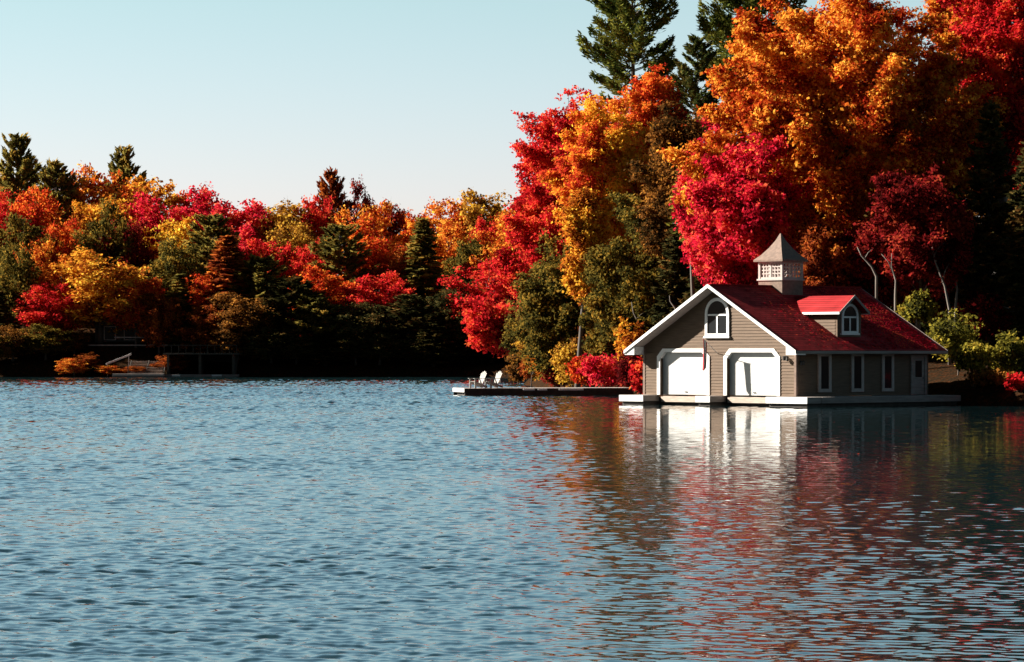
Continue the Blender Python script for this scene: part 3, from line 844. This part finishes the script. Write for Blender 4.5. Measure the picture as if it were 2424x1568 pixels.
def conifer(H, zb, rx, seed, kind='spruce', dens=1.0, leaf=0.2, mat='spruce'):
    rg = np.random.default_rng(seed)
    tb = MB(); P = [Vector((0.12 * math.sin(seed + i), 0.12 * math.cos(seed * 2 + i), -0.4 + (H + 0.2) * i / 6)) for i in range(7)]
    tr = H * 0.014
    tb.tube(P, [tr * (1 - 0.95 * i / 6) + 0.01 for i in range(7)], 7)
    C = []; AA = []; BB = []
    step = 0.55 if kind == 'spruce' else 0.72
    z = zb
    while z < H - 0.25:
        t = (z - zb) / (H - zb)
        if kind == 'spruce':
            L0 = rx * (1 - t) ** 0.85 * min(1, 0.55 + t * 3.5) + 0.25; nb = 8; slope = -0.18 + 0.5 * t
        else:
            L0 = rx * (1 - t ** 1.6) ** 0.8 * min(1, 0.6 + t * 1.6) + 0.4; nb = 6; slope = 0.12 + 0.55 * t
        a0 = rg.uniform(0, 6.28)
        for b in range(nb):
            a = a0 + 6.283 * b / nb + rg.normal() * 0.25
            L = L0 * rg.uniform(0.62, 1.12)
            if kind == 'pine' and rg.uniform() < 0.14: continue
            d = np.array([math.cos(a), math.sin(a), slope + rg.normal() * 0.07]); side = np.array([-math.sin(a), math.cos(a), 0])
            zz = z + rg.normal() * 0.12
            n = int((40 if kind == 'spruce' else 90) * dens * (L / 2.5) ** 1.25) + 5
            u = rg.uniform(0.12 if kind == 'spruce' else 0.28, 1, n) ** 0.8
            wid = (0.26 if kind == 'spruce' else 0.24) * L * (1.12 - u) + 0.08
            sd = rg.uniform(-1, 1, n)
            curve = (0.12 if kind == 'spruce' else 0.20) * L * u ** 2
            p = np.array([0, 0, zz]) + d * (u * L)[:, None] + side * (sd * wid)[:, None]
            p[:, 2] += curve + rg.normal(size=n) * (0.05 if kind == 'spruce' else 0.12) * max(L, 1) * 0.5 - np.abs(sd) * 0.06 * L
            ax = unit(d * 0.8 + side * (np.sign(sd) * 0.9)[:, None] + rg.normal(size=(n, 3)) * 0.35 + np.array([0, 0, 0.25 if kind == 'pine' else -0.05]))
            nr = unit(np.array([0, 0, 1.0]) + rg.normal(size=(n, 3)) * 0.7)
            bx = unit(np.cross(nr, ax))
            s = leaf * rg.uniform(0.7, 1.4, (n, 1))
            C.append(p); AA.append(ax * s * 1.35); BB.append(bx * s * (0.55 if kind == 'spruce' else 0.42))
            if L > 1.0 and (b % 2 == 0 or kind == 'pine'):
                e = Vector((0, 0, zz)) + Vector(d) * L * 0.85 + Vector((0, 0, (0.12 if kind == 'spruce' else 0.2) * L * 0.7))
                tb.tube([(0, 0, zz), Vector((0, 0, zz)) + Vector(d) * L * 0.45 + Vector((0, 0, 0.03 * L)), e], [0.05, 0.035, 0.01], 4)
        z += step * rg.uniform(0.8, 1.2) * (1 - 0.35 * t) * (H / 18) ** 0.5
    # leader
    n = int(30 * dens); u = rg.uniform(0, 1, n)
    p = np.stack([rg.normal(size=n) * 0.12, rg.normal(size=n) * 0.12, H - 1.0 + u], -1)
    ax = unit(rg.normal(size=(n, 3)) * 0.6 + np.array([0, 0, 1.0])); bx = unit(np.cross(ax, rg.normal(size=(n, 3))))
    C.append(p); AA.append(ax * leaf); BB.append(bx * leaf * 0.4)
    crown = quad_mesh('crown', np.concatenate(C), np.concatenate(AA), np.concatenate(BB), FM[mat])
    return crown, tb.mesh('trunk', M_bark, True)

def plant(name, loc, crown, trunk, label, cat, group, pal=None, scale=(1, 1, 1), rz=0.0):
    e = empty(name, loc, rz, label, cat, group); e.scale = scale
    for nm, me in (('trunk', trunk), ('crown', crown)):
        o = link(bpy.data.objects.new(nm, me)); o.parent = e
        if nm == 'crown' and pal:
            o.material_slots[0].link = 'OBJECT'; o.material_slots[0].material = FM[pal]
    return e

# ---- near trees: px, y top, y crown bottom, crown width px, depth, kind, palette, leaves, name, label
G_R = 'trees on the wooded bank behind the boathouse'
near = [
 (1500, -120, 250, 290, 276, 'pine', 'pine', 1.0, 'pine_tree', 'tall green pine standing up into the open sky above the maples left of the boathouse'),
 (1790, -200, 300, 400, 280, 'pine', 'pine', 1.0, 'pine_tree', 'tall green pine mostly hidden behind the left shoulder of the huge orange tree'),
 (1352, 222, 560, 262, 270, 'leaf', 'red', 30000, 'maple_tree', 'bright red maple with a jagged round top against the sky, leftmost on near bank'),
 (1290, 425, 690, 200, 262, 'leaf', 'red', 20000, 'maple_tree', 'red maple lower on the bank under the jagged red one, beside the far shore'),
 (1435, 232, 600, 250, 250, 'leaf', 'mapleblend', 36000, 'maple_tree', 'orange and gold maple between the jagged red maple and the dark tree'),
 (1385, 460, 725, 100, 243, 'leaf', 'gold', 10500, 'maple_tree', 'narrow golden yellow tree on a pale trunk at the foot of the orange maple'),
 (1548, 165, 430, 150, 262, 'leaf', 'redorange', 14000, 'maple_tree', 'red orange crown directly under the foot of the tall pine'),
 (1600, 240, 760, 190, 236, 'leaf', 'brown', 30000, 'oak_tree', 'tall dark brownish green tree standing between the orange maple and the crimson maple'),
 (1650, 90, 480, 210, 268, 'pine', 'spruce', 0.8, 'pine_tree', 'olive green pine left of the huge orange tree, its top against a gap of sky'),
 (1545, 465, 860, 300, 238, 'leaf', 'olive', 32000, 'oak_tree', 'wide dark olive tree right behind the left slope of the boathouse roof'),
 (1312, 585, 880, 205, 250, 'leaf', 'olive', 20000, 'oak_tree', 'dark olive tree on the bank above the left half of the dock'),
 (1665, 590, 790, 130, 230, 'spruce', 'dark', 1.1, 'hemlock_tree', 'black green hemlock just behind the front peak of the boathouse'),
 (1772, 345, 700, 262, 206, 'leaf', 'crimson', 24000, 'maple_tree', 'crimson pink maple directly behind the cupola'),
 (1672, 305, 630, 150, 221, 'leaf', 'crimson', 14000, 'maple_tree', 'slimmer crimson maple at the left edge of the crimson one behind the cupola'),
 (1640, 350, 560, 140, 226, 'spruce', 'limey', 0.4, 'spruce_tree', 'thin green spruce with level boughs across the left side of the crimson maples'),
 (2010, -40, 600, 690, 211, 'leaf', 'orange', 150000, 'oak_tree', 'huge spreading orange oak towering over the boathouse roof'),
 (2385, -140, 440, 290, 214, 'leaf', 'red', 34000, 'maple_tree', 'tall red maple at the right edge above the dark hemlocks'),
 (2285, -110, 200, 200, 222, 'leaf', 'orange', 16000, 'maple_tree', 'orange top between the huge oak and the red maple at the upper right'),
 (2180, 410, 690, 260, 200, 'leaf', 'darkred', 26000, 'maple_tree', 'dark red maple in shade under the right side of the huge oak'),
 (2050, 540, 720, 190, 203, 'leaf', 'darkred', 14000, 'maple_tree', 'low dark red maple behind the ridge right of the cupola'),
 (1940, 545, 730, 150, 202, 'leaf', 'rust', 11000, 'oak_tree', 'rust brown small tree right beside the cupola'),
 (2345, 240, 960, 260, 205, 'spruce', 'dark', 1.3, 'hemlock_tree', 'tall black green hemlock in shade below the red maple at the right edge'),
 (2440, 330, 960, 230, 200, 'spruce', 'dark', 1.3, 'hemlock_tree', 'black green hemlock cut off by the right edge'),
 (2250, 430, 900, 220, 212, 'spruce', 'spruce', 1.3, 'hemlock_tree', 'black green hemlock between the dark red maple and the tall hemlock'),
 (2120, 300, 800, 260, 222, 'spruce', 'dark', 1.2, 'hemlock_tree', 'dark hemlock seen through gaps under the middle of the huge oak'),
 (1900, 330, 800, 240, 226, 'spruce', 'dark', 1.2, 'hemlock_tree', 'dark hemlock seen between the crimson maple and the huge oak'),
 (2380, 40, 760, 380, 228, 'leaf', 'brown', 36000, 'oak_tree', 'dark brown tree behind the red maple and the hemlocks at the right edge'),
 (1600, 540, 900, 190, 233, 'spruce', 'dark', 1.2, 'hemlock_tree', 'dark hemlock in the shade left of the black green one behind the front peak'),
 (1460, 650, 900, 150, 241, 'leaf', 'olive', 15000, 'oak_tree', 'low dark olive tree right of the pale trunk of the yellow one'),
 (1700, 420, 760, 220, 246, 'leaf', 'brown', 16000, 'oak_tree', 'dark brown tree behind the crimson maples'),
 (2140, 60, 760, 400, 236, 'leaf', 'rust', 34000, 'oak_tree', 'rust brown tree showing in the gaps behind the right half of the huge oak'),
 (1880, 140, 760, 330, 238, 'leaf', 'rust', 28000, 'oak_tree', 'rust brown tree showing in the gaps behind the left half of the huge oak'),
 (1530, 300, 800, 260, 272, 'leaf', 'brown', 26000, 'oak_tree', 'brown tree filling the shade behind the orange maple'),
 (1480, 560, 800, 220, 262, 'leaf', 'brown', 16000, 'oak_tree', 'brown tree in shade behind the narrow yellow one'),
]
for i, (px, yt, yb, w, Y, kind, pal, q, nm, label) in enumerate(near):
    X = (px - 1212) / F * Y
    gz = float(ground_z(X, Y)); H = at(px, yt, Y).z - gz; zb = max(at(px, yb, Y).z - gz, 0.6); rx = w / 2 / F * Y * 0.92
    if kind == 'leaf':
        big = w > 500
        crown, trunk = broadleaf(H, zb, rx, int(q * 1.75), 0.125, 100 + i, ry=min(rx, 6.5), mat=pal, clump=0.15 if big else 0.24, lean=(rng.uniform(-.8, .8), 0.3), trunk_r=0.38 if big else None)
    else:
        crown, trunk = conifer(H, zb, rx, 100 + i, kind, q * 1.7, 0.20 if kind == 'pine' else 0.19, pal)
    plant(nm, (X, Y, gz), crown, trunk, label, 'tree', G_R)

# ---- shrubs along the near bank
G_S = 'shrubs along the near bank'
shrubs = [
 (1262, 745, 902, 85, 272, 'goldolive', 'olive gold shrub at the left end of the bank above the dock'),
 (1330, 730, 905, 95, 258, 'rust', 'tall rust shrub with leafy stems behind the left half of the dock'),
 (1350, 800, 908, 80, 246, 'goldolive', 'yellow brown bush low on the shore behind the middle of the dock'),
 (1228, 835, 906, 55, 296, 'brown', 'dark brown brush at the water where the near bank begins'),
 (1262, 850, 908, 60, 284, 'rust', 'low rust bush at the water left of the golden one behind the chairs'),
 (1318, 865, 910, 60, 250, 'darkred', 'low dark red bush at the water right of the golden one behind the chairs'),
 (1230, 700, 850, 70, 300, 'olive', 'tall olive shrub at the very left end of the near bank'),
 (1300, 830, 908, 75, 262, 'gold', 'golden bush at the water edge behind the two white chairs'),
 (1410, 770, 905, 90, 246, 'brown', 'brown shrub in shade under the yellow tree'),
 (1440, 832, 912, 110, 236, 'crimson', 'dark crimson bush behind the right half of the dock'),
 (1385, 850, 912, 60, 240, 'redorange', 'small red orange bush just left of the crimson one'),
 (1492, 765, 860, 62, 232, 'gold', 'golden orange sapling beside the left eave of the boathouse'),
 (1520, 855, 925, 48, 214, 'red', 'bright red bush touching the left corner of the boathouse'),
 (1490, 830, 915, 60, 226, 'darkred', 'dark red bush between the dock and the boathouse'),
 (2172, 695, 760, 62, 196, 'limey', 'small yellow green sapling behind the far end of the boathouse roof'),
 (2262, 735, 850, 118, 192, 'limey', 'bright yellow green bush beyond the right end of the roof'),
 (2300, 810, 880, 75, 188, 'limey', 'green yellow bush hanging low past the right eave'),
 (2385, 790, 905, 85, 189, 'limey', 'yellow green bush nearest the right edge'),
 (2350, 880, 955, 110, 187, 'brown', 'dark brush at the water edge near the right edge'),
 (2412, 915, 970, 40, 184, 'red', 'small red bush at the water in the bottom right of the bank'),
 (2200, 640, 760, 120, 205, 'rust', 'rust undergrowth in shade above the roof end'),
 (2330, 700, 800, 130, 199, 'darkred', 'dark red undergrowth above the yellow green bush'),
]
for i, (px, yt, yb, w, Y, pal, label) in enumerate(shrubs):
    X = (px - 1212) / F * Y; gz = max(float(ground_z(X, Y)), 0.05)
    H = max(at(px, yt, Y).z - gz, 0.5); zb = max(at(px, yb, Y).z - gz, 0.05)
    crown, trunk = broadleaf(H, min(zb, H * 0.7), w / 2 / F * Y, int(1100 + 750 * w / 40), 0.12, 300 + i, mat=pal, clump=0.3, trunk_r=0.05)
    plant('shrub', (X, Y, gz), crown, trunk, label, 'shrub', G_S)

# ---- bare pale trunks
def bare(px0, y0, px1, y1, Y, fork, label):
    a = at(px0, y0, Y); g = float(ground_z(a.x, a.y)); b = at(px1, y1, Y)
    e = empty('bare_tree', (a.x, a.y, g), 0, label, 'tree', 'bare trunks on the near bank')
    d = Vector((b.x - a.x, 0.2, b.z - a.z)); base = Vector((0, 0, -0.3)); s = Vector((0, 0, a.z - g))
    m = MB(); m.tube([base, s, s + d * .35 + Vector((.1, 0, 0)), s + d * .7 - Vector((.08, 0, 0)), s + d], [.11, .085, .065, .045, .02], 7)
    t = m.build('trunk', M_pale_bark, e, True)
    for (f, dx, dz) in fork:
        p = s + d * f; m = MB(); m.tube([p, p + Vector((dx * .4, .1, dz * .6)), p + Vector((dx, .2, dz))], [.04, .028, .01], 5); m.build('branch', M_pale_bark, e, True)
bare(2248, 735, 2205, 570, 197, [(.4, .5, 1.2), (.7, -.5, .8), (.8, .6, .7)], 'pale forked bare trunk rising from the bright yellow green bush')
bare(2262, 730, 2262, 600, 198, [(.5, .5, .8)], 'thin pale bare trunk right of the forked one')
bare(2120, 700, 2112, 600, 197, [(.5, -.7, 1.2)], 'bare trunk behind the far end of the ridge')
bare(2075, 655, 2030, 585, 197, [(.6, .5, .6)], 'pale bare branch curving left over the ridge beyond the dormer')
bare(1432, 830, 1412, 700, 241, [(.6, .4, .9)], 'pale leaning trunk under the narrow yellow tree')
bare(1520, 800, 1495, 715, 234, [(.5, .5, .5)], 'pale leaning trunk left of the boathouse roof slope')
bare(1600, 745, 1585, 700, 228, [], 'short pale trunk just over the left roof slope')

# ---- far shore
protoL = [broadleaf(15, 2.4, 5, 15000, 0.22, 500 + k, mat='red', clump=0.24 + 0.03 * (k % 2)) for k in range(5)]
protoS = [conifer(15, 1.2, 3.0, 600 + k, 'spruce', 0.75, 0.30) for k in range(3)]
protoP = [conifer(15, 5.0, 3.6, 700 + k, 'pine', 0.7, 0.30, 'pine') for k in range(2)]
L, S_, P_ = 'L', 'S', 'P'
far = [
 # skyline
 (43, 323, 100, 432, P_, 'conif', 'tallest green pine on the far skyline at the left edge'),
 (132, 386, 105, 428, P_, 'conif', 'dark green round evergreen right of the tallest far pine'),
 (8, 385, 110, 436, L, 'orange', 'orange crown at the left edge behind the tallest far pine'),
 (178, 385, 100, 436, L, 'orange', 'orange crown on the skyline between the dark evergreen and the small pine'),
 (294, 352, 95, 440, P_, 'conif', 'small flat topped pine poking above the far skyline alone'),
 (240, 402, 140, 430, L, 'orange', 'broad orange crown below and left of the small flat topped pine'),
 (352, 408, 150, 430, L, 'gold', 'broad golden crown right of the small flat topped pine'),
 (440, 425, 110, 434, L, 'redorange', 'red orange crown on the falling skyline right of the golden one'),
 (335, 452, 120, 418, L, 'crimson', 'crimson crown under the broad golden skyline tree'),
 (475, 455, 160, 420, L, 'crimson', 'wide crimson crown at the middle of the left hill'),
 (575, 468, 130, 422, L, 'crimson', 'crimson crown at the right end of the crimson band'),
 (622, 490, 60, 432, L, 'red', 'small red crown in the notch right of the crimson band'),
 (692, 463, 170, 425, L, 'goldolive', 'wide olive gold crown on the skyline left of the pointed rust tree'),
 (783, 408, 78, 430, P_, 'rust', 'pointed rust red tree, highest point of the middle skyline'),
 (845, 437, 80, 432, L, 'darkred', 'dark maroon crown just right of the pointed rust tree'),
 (752, 458, 85, 422, L, 'red', 'red crown at the left foot of the pointed rust tree'),
 (858, 470, 110, 418, L, 'orange', 'orange crown below the dark maroon one'),
 (910, 464, 95, 428, L, 'darkred', 'dark red airy crown at the last bump before the skyline dips'),
 (975, 493, 100, 426, L, 'redorange', 'red orange crown in the dip of the skyline'),
 (1038, 482, 120, 424, L, 'orange', 'orange crown right of the dip in the skyline'),
 (1105, 462, 110, 424, L, 'orange', 'second orange crown right of the dip, as the skyline rises again'),
 (1180, 442, 140, 420, L, 'goldolive', 'olive gold crown on the skyline touching the near red maple'),
 (1240, 455, 110, 410, L, 'orange', 'orange crown half hidden behind the near red maple'),
 (1150, 512, 62, 408, L, 'red', 'small red crown inside the orange slope near the near bank'),
 # middle of the slope
 (5, 460, 130, 412, L, 'red', 'red crown at the left edge in the middle of the slope'),
 (85, 438, 120, 416, L, 'redorange', 'rusty orange crown under the dark green evergreen at the left'),
 (58, 500, 105, 402, L, 'olive', 'dark olive crown below the rusty orange one at the left'),
 (222, 447, 145, 414, L, 'gold', 'golden domed crown in the middle of the left slope'),
 (150, 515, 90, 404, L, 'redorange', 'red orange crown left of the golden dome'),
 (248, 485, 100, 402, L, 'olive', 'olive shaded crown in front of the golden dome'),
 (302, 515, 110, 404, L, 'darkred', 'dark red shaded crown between two golden crowns'),
 (400, 508, 120, 408, L, 'yellow', 'yellow domed crown in front of the crimson band'),
 (502, 512, 120, 402, P_, 'conif', 'green spruce in front of the wide crimson crown'),
 (412, 560, 105, 392, L, 'olive', 'tall olive green tree directly under the yellow dome'),
 (560, 540, 110, 408, L, 'crimson', 'crimson crown hanging below the right end of the crimson band'),
 (690, 520, 120, 410, L, 'goldolive', 'olive gold crown under the wide olive gold skyline tree'),
 (640, 560, 100, 404, L, 'red', 'red crown left of the middle of the far slope'),
 (730, 552, 90, 400, L, 'red', 'red crown left of the dark layered pine'),
 (805, 535, 130, 398, P_, 'conif', 'dark spruce with layered boughs below the pointed rust tree'),
 (885, 528, 140, 404, L, 'redorange', 'wide red orange crown under the dark red airy crown'),
 (1000, 518, 120, 396, S_, 'conif', 'olive green spruce standing tall right of the wide red orange crown'),
 (1062, 512, 110, 408, L, 'orange', 'orange crown right of the tall olive spruce'),
 (1122, 545, 95, 400, L, 'olive', 'olive green crown between the orange crown and the red maple at the cove'),
 (1195, 520, 110, 396, L, 'orange', 'orange crown just left of the near red maple'),
 (945, 590, 90, 398, L, 'rust', 'rust crown in the dip left of the tall olive spruce'),
 # front row at the water
 (38, 580, 100, 388, L, 'olive', 'olive brown tree at the water near the left edge'),
 (80, 562, 75, 392, L, 'orange', 'slim orange tree right of the olive brown one near the left edge'),
 (0, 690, 80, 384, S_, 'dark', 'black green spruce at the water on the left edge'),
 (145, 600, 85, 390, L, 'orange', 'small orange crown left of the wide golden tree above the far cottage'),
 (238, 598, 185, 386, L, 'gold', 'wide golden tree just above the far cottage'),
 (118, 668, 105, 384, L, 'red', 'low bright red tree left of the far cottage'),
 (322, 655, 100, 384, L, 'redorange', 'red orange crown low above the far cottage on its right'),
 (305, 618, 110, 390, L, 'rust', 'rust crown right of the wide golden tree'),
 (375, 690, 80, 382, L, 'rust', 'rust tree behind the far cottage deck'),
 (425, 650, 95, 384, S_, 'conif', 'dark spruce behind the right end of the far cottage'),
 (540, 560, 150, 386, S_, 'rust', 'rusty layered conifer right of the tall olive tree'),
 (470, 640, 90, 386, L, 'redorange', 'red orange crown at the foot of the green spruce'),
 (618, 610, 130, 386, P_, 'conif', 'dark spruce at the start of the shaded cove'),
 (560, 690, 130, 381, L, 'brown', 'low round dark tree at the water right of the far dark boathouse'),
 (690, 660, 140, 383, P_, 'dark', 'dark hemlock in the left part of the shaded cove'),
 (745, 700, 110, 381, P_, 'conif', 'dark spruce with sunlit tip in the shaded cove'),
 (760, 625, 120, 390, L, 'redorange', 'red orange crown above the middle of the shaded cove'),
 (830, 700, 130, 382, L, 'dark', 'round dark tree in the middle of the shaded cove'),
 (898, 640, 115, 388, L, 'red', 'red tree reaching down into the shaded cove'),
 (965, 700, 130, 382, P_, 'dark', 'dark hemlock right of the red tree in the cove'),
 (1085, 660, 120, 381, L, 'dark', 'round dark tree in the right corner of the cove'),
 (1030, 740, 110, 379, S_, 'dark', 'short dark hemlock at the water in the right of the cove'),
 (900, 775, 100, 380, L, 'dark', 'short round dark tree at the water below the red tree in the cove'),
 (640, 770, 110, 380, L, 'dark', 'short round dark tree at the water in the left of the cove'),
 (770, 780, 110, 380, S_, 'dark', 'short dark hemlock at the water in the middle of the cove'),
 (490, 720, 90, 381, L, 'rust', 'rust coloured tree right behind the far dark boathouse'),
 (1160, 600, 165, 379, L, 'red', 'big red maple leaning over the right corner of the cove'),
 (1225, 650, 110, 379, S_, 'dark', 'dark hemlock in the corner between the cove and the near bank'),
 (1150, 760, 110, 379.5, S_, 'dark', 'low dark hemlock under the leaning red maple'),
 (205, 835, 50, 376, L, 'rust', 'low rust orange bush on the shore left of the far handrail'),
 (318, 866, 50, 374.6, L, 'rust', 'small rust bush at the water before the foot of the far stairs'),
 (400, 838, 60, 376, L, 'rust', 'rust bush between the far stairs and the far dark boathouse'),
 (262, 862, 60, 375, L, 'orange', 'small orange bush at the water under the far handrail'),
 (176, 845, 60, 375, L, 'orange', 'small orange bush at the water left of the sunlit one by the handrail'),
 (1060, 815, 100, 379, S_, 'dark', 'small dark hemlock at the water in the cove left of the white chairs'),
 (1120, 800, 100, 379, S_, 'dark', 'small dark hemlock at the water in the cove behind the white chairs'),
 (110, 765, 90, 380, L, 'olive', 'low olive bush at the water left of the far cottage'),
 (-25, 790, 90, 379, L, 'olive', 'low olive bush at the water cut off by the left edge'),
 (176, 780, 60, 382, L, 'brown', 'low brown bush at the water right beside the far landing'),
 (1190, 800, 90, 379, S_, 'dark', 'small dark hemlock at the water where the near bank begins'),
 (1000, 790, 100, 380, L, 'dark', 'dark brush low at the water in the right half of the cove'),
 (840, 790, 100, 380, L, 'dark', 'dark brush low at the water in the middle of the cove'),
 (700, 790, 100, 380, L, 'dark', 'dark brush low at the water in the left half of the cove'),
 (30, 770, 85, 380, L, 'brown', 'low brown bush at the water on the left edge'),
]
G_F = 'trees on the far shore'
for i, (px, yt, w, Y, kind, pal, label) in enumerate(far):
    X = (px - 1212) / F * Y; gz = max(float(ground_z(X, Y)), 0.1)
    H = at(px, yt, Y).z - gz
    prs = {'L': protoL, 'S': protoS, 'P': protoP}[kind]; crown, trunk = prs[i % len(prs)]
    base_w = {'L': 10.4, 'S': 6.0, 'P': 7.4}[kind]
    sx = (w * 1.38 / F * Y) / base_w
    plant({'L': 'broadleaf_tree', 'S': 'spruce_tree', 'P': 'pine_tree'}[kind], (X, Y, gz), crown, trunk, label, 'tree', G_F, pal,
          (sx, sx, H / 15), float(rng.uniform(0, 6.28)))
# low red limb over the cove
X, Y = at(1160, 0, 343).x, 343
crown, trunk = broadleaf(8.0, 2.8, 3.2, 8000, 0.20, 801, mat='red', lean=(4.8, 0), clump=0.28, trunk_r=0.12)
plant('maple_tree', (X, Y, 0.3), crown, trunk, 'small red maple low over the water at the right corner of the cove', 'tree', G_F)

# ------------------------------------------------------------------ far cottage, boathouse and landing at the left
M_cot = simple('dark_stained_wood', (0.06, 0.05, 0.04), 0.85, 0.3, 3)
M_lit = simple('pale_wood', (0.46, 0.37, 0.33), 0.8, 0.2, 3)
fb = at(395, 0, 374)
b2 = empty('far_boathouse', (fb.x, 374.0, 0), 0, 'low dark flat roofed boathouse on the far shore', 'boathouse')
m = MB(); m.box(0, 0.25, 0, 6, 0.1, 2.5); m.box(7.2, 7.45, 0, 6, 0.1, 2.5); m.box(3.5, 3.8, 0, 6, 0.1, 2.5); m.box(0.25, 7.2, 5.8, 6, 0.1, 2.5); m.build('wall', M_cot, b2)
m = MB(); m.box(-0.4, 7.9, -0.5, 6.3, 2.5, 2.66); m.build('roof', M_cot, b2)
m = MB(); m.box(-0.3, 7.8, -0.3, 6.2, 0.05, 0.3); m.build('deck_boards', M_grey, b2)
for (a, b) in ((0.6, 1.5), (5.0, 6.1)):
    m = MB(); m.box(a, b, -0.36, -0.30, 0.1, 0.28); m.build('bumper', M_white, b2)
m = MB()
for k in range(11): m.box(-0.3 + k * 0.8, -0.24 + k * 0.8, -0.35, -0.29, 2.66, 3.5)
m.box(-0.35, 7.8, -0.36, -0.28, 3.5, 3.57)
m.build('railing', M_cot, b2)
fc = at(225, 0, 386); gz = float(ground_z(fc.x, 386))
c2 = empty('cottage', (fc.x, 386.0, gz), 0, 'dark cottage with pale deck edges among the trees on the far shore', 'cottage')
m = MB(); m.prism([(0, -1), (8, -1), (8, 2.6), (4, 4.4), (0, 2.6)], 'y', 0, 6); m.build('wall', M_cot, c2)
m = MB()
for s in (-1, 1):
    m.hexa([(4 + s * 4.5, -.6, 2.35), (4 + s * .002, -.6, 4.42), (4 + s * .002, 6.5, 4.42), (4 + s * 4.5, 6.5, 2.35)],
           [(4 + s * 4.5, -.6, 2.5), (4 + s * .002, -.6, 4.57), (4 + s * .002, 6.5, 4.57), (4 + s * 4.5, 6.5, 2.5)])
m.build('roof', M_cot, c2)
for (a, b) in ((1, 2.4), (3.3, 4.7), (5.6, 7)):
    m = MB(); m.ring([(a, .3), (b, .3), (b, 1.9), (a, 1.9)], [(a + .1, .4), (b - .1, .4), (b - .1, 1.8), (a + .1, 1.8)], 'y', -.06, .02); f = m.build('window', M_lit, c2)
    m = MB(); m.box(a + .1, b - .1, -.03, .01, .4, 1.8); m.build('pane', M_glass, f)
m = MB(); m.box(-.5, 8.5, -2.4, -.02, -.35, -.2); m.box(2.5, 7.6, -2.42, -2.36, .55, .68); m.build('deck', M_lit, c2)
# landing with ramp on the shore
fl2 = at(262, 0, 373.5)
ln = empty('landing_stage', (fl2.x, 373.0, 0), 0, 'sunlit pale wooden landing at the water on the far shore', 'dock')
for xx in (1.95, 3.9, 5.85):
    m = MB(); m.bar((xx, -0.05, .22), (xx, 3.6, 1.75), 0.08, 0.26); m.build('stringer', M_cot, ln)
for k in range(9):
    m = MB(); m.box(1.9 + 0.03 * (k % 3), 5.9 - 0.04 * (k % 2), 0.05 + k * 0.4, 0.40 + k * 0.4, .36 + k * 0.17, .41 + k * 0.17); m.build('tread', M_lit, ln)
for xx in (1.95, 5.85):
    m = MB(); m.box(xx - .05, xx + .05, .1, .2, .4, 1.35); m.build('post', M_cot, ln)
m = MB(); m.box(0.4, 6.0, -1.6, -0.01, .1, .38); m.build('deck_boards', M_lit, ln)
rp = empty('handrail', (at(245, 0, 375).x, 375.0, 0.9), 0, 'white sloping handrail left of the pale landing on the far shore', 'handrail')
m = MB(); m.bar((0.3, 0, .55), (3.0, .6, 1.65), 0.12, 0.2); m.build('rail', M_white, rp)
m = MB(); m.box(.4, .48, -.03, .05, -.8, .55); m.build('post', M_white, rp)
m = MB(); m.box(2.7, 2.78, .5, .58, -.6, 1.5); m.build('post', M_white, rp)

# ------------------------------------------------------------------ fallen leaves
def scatter(name, pts, nrm, size, mat, label, seed, par=None):
    rg = np.random.default_rng(seed); n = len(pts)
    nr = unit(nrm + rg.normal(size=(n, 3)) * 0.12); A = unit(np.cross(nr, rg.normal(size=(n, 3)))); B = np.cross(nr, A)
    s = size * rg.uniform(.6, 1.3, (n, 1))
    o = link(bpy.data.objects.new(name, quad_mesh(name, pts, A * s, B * s * .8, mat)))
    return tag(o, label, 'fallen leaves', kind='stuff')
rg = np.random.default_rng(5)
n = 6000
yy = rg.uniform(0, 1, n) ** 0.38 * (HL + .4); xx = HW / 2 + rg.uniform(0.02, 1, n) * (HW / 2 + OS - .1)
keep = ~((np.abs(yy - dy) < 1.4) & (xx < fx + .4)); xx, yy = xx[keep], yy[keep]
zz = EZ + (HW - xx + OS) * SL + 0.03
ML = Matrix.Translation((HP[0], HP[1], 0)) @ Matrix.Rotation(BROT, 4, 'Z')
c_, s_ = math.cos(BROT), math.sin(BROT)
P = np.stack([HP[0] + xx * c_ - yy * s_, HP[1] + xx * s_ + yy * c_, zz], -1)
nrm = np.array([SL * c_, SL * s_, 1.0]); nrm /= np.linalg.norm(nrm)
scatter('roof_leaves', P, nrm[None, :] * np.ones((len(P), 1)), 0.06, FM['crimson'], 'red and orange fallen leaves lying on the far end of the boathouse roof', 9)
n = 150
Y_ = rg.uniform(45, 175, n); pxs = rg.uniform(1650, 2500, n); X_ = (pxs - 1212) / F * Y_
scatter('floating_leaves', np.stack([X_, Y_, np.full(n, 0.012)], -1), np.tile([[0, 0, 1.0]], (n, 1)), 0.038, FM['darkred'], 'scattered red leaves floating on the dark water at the right', 10)
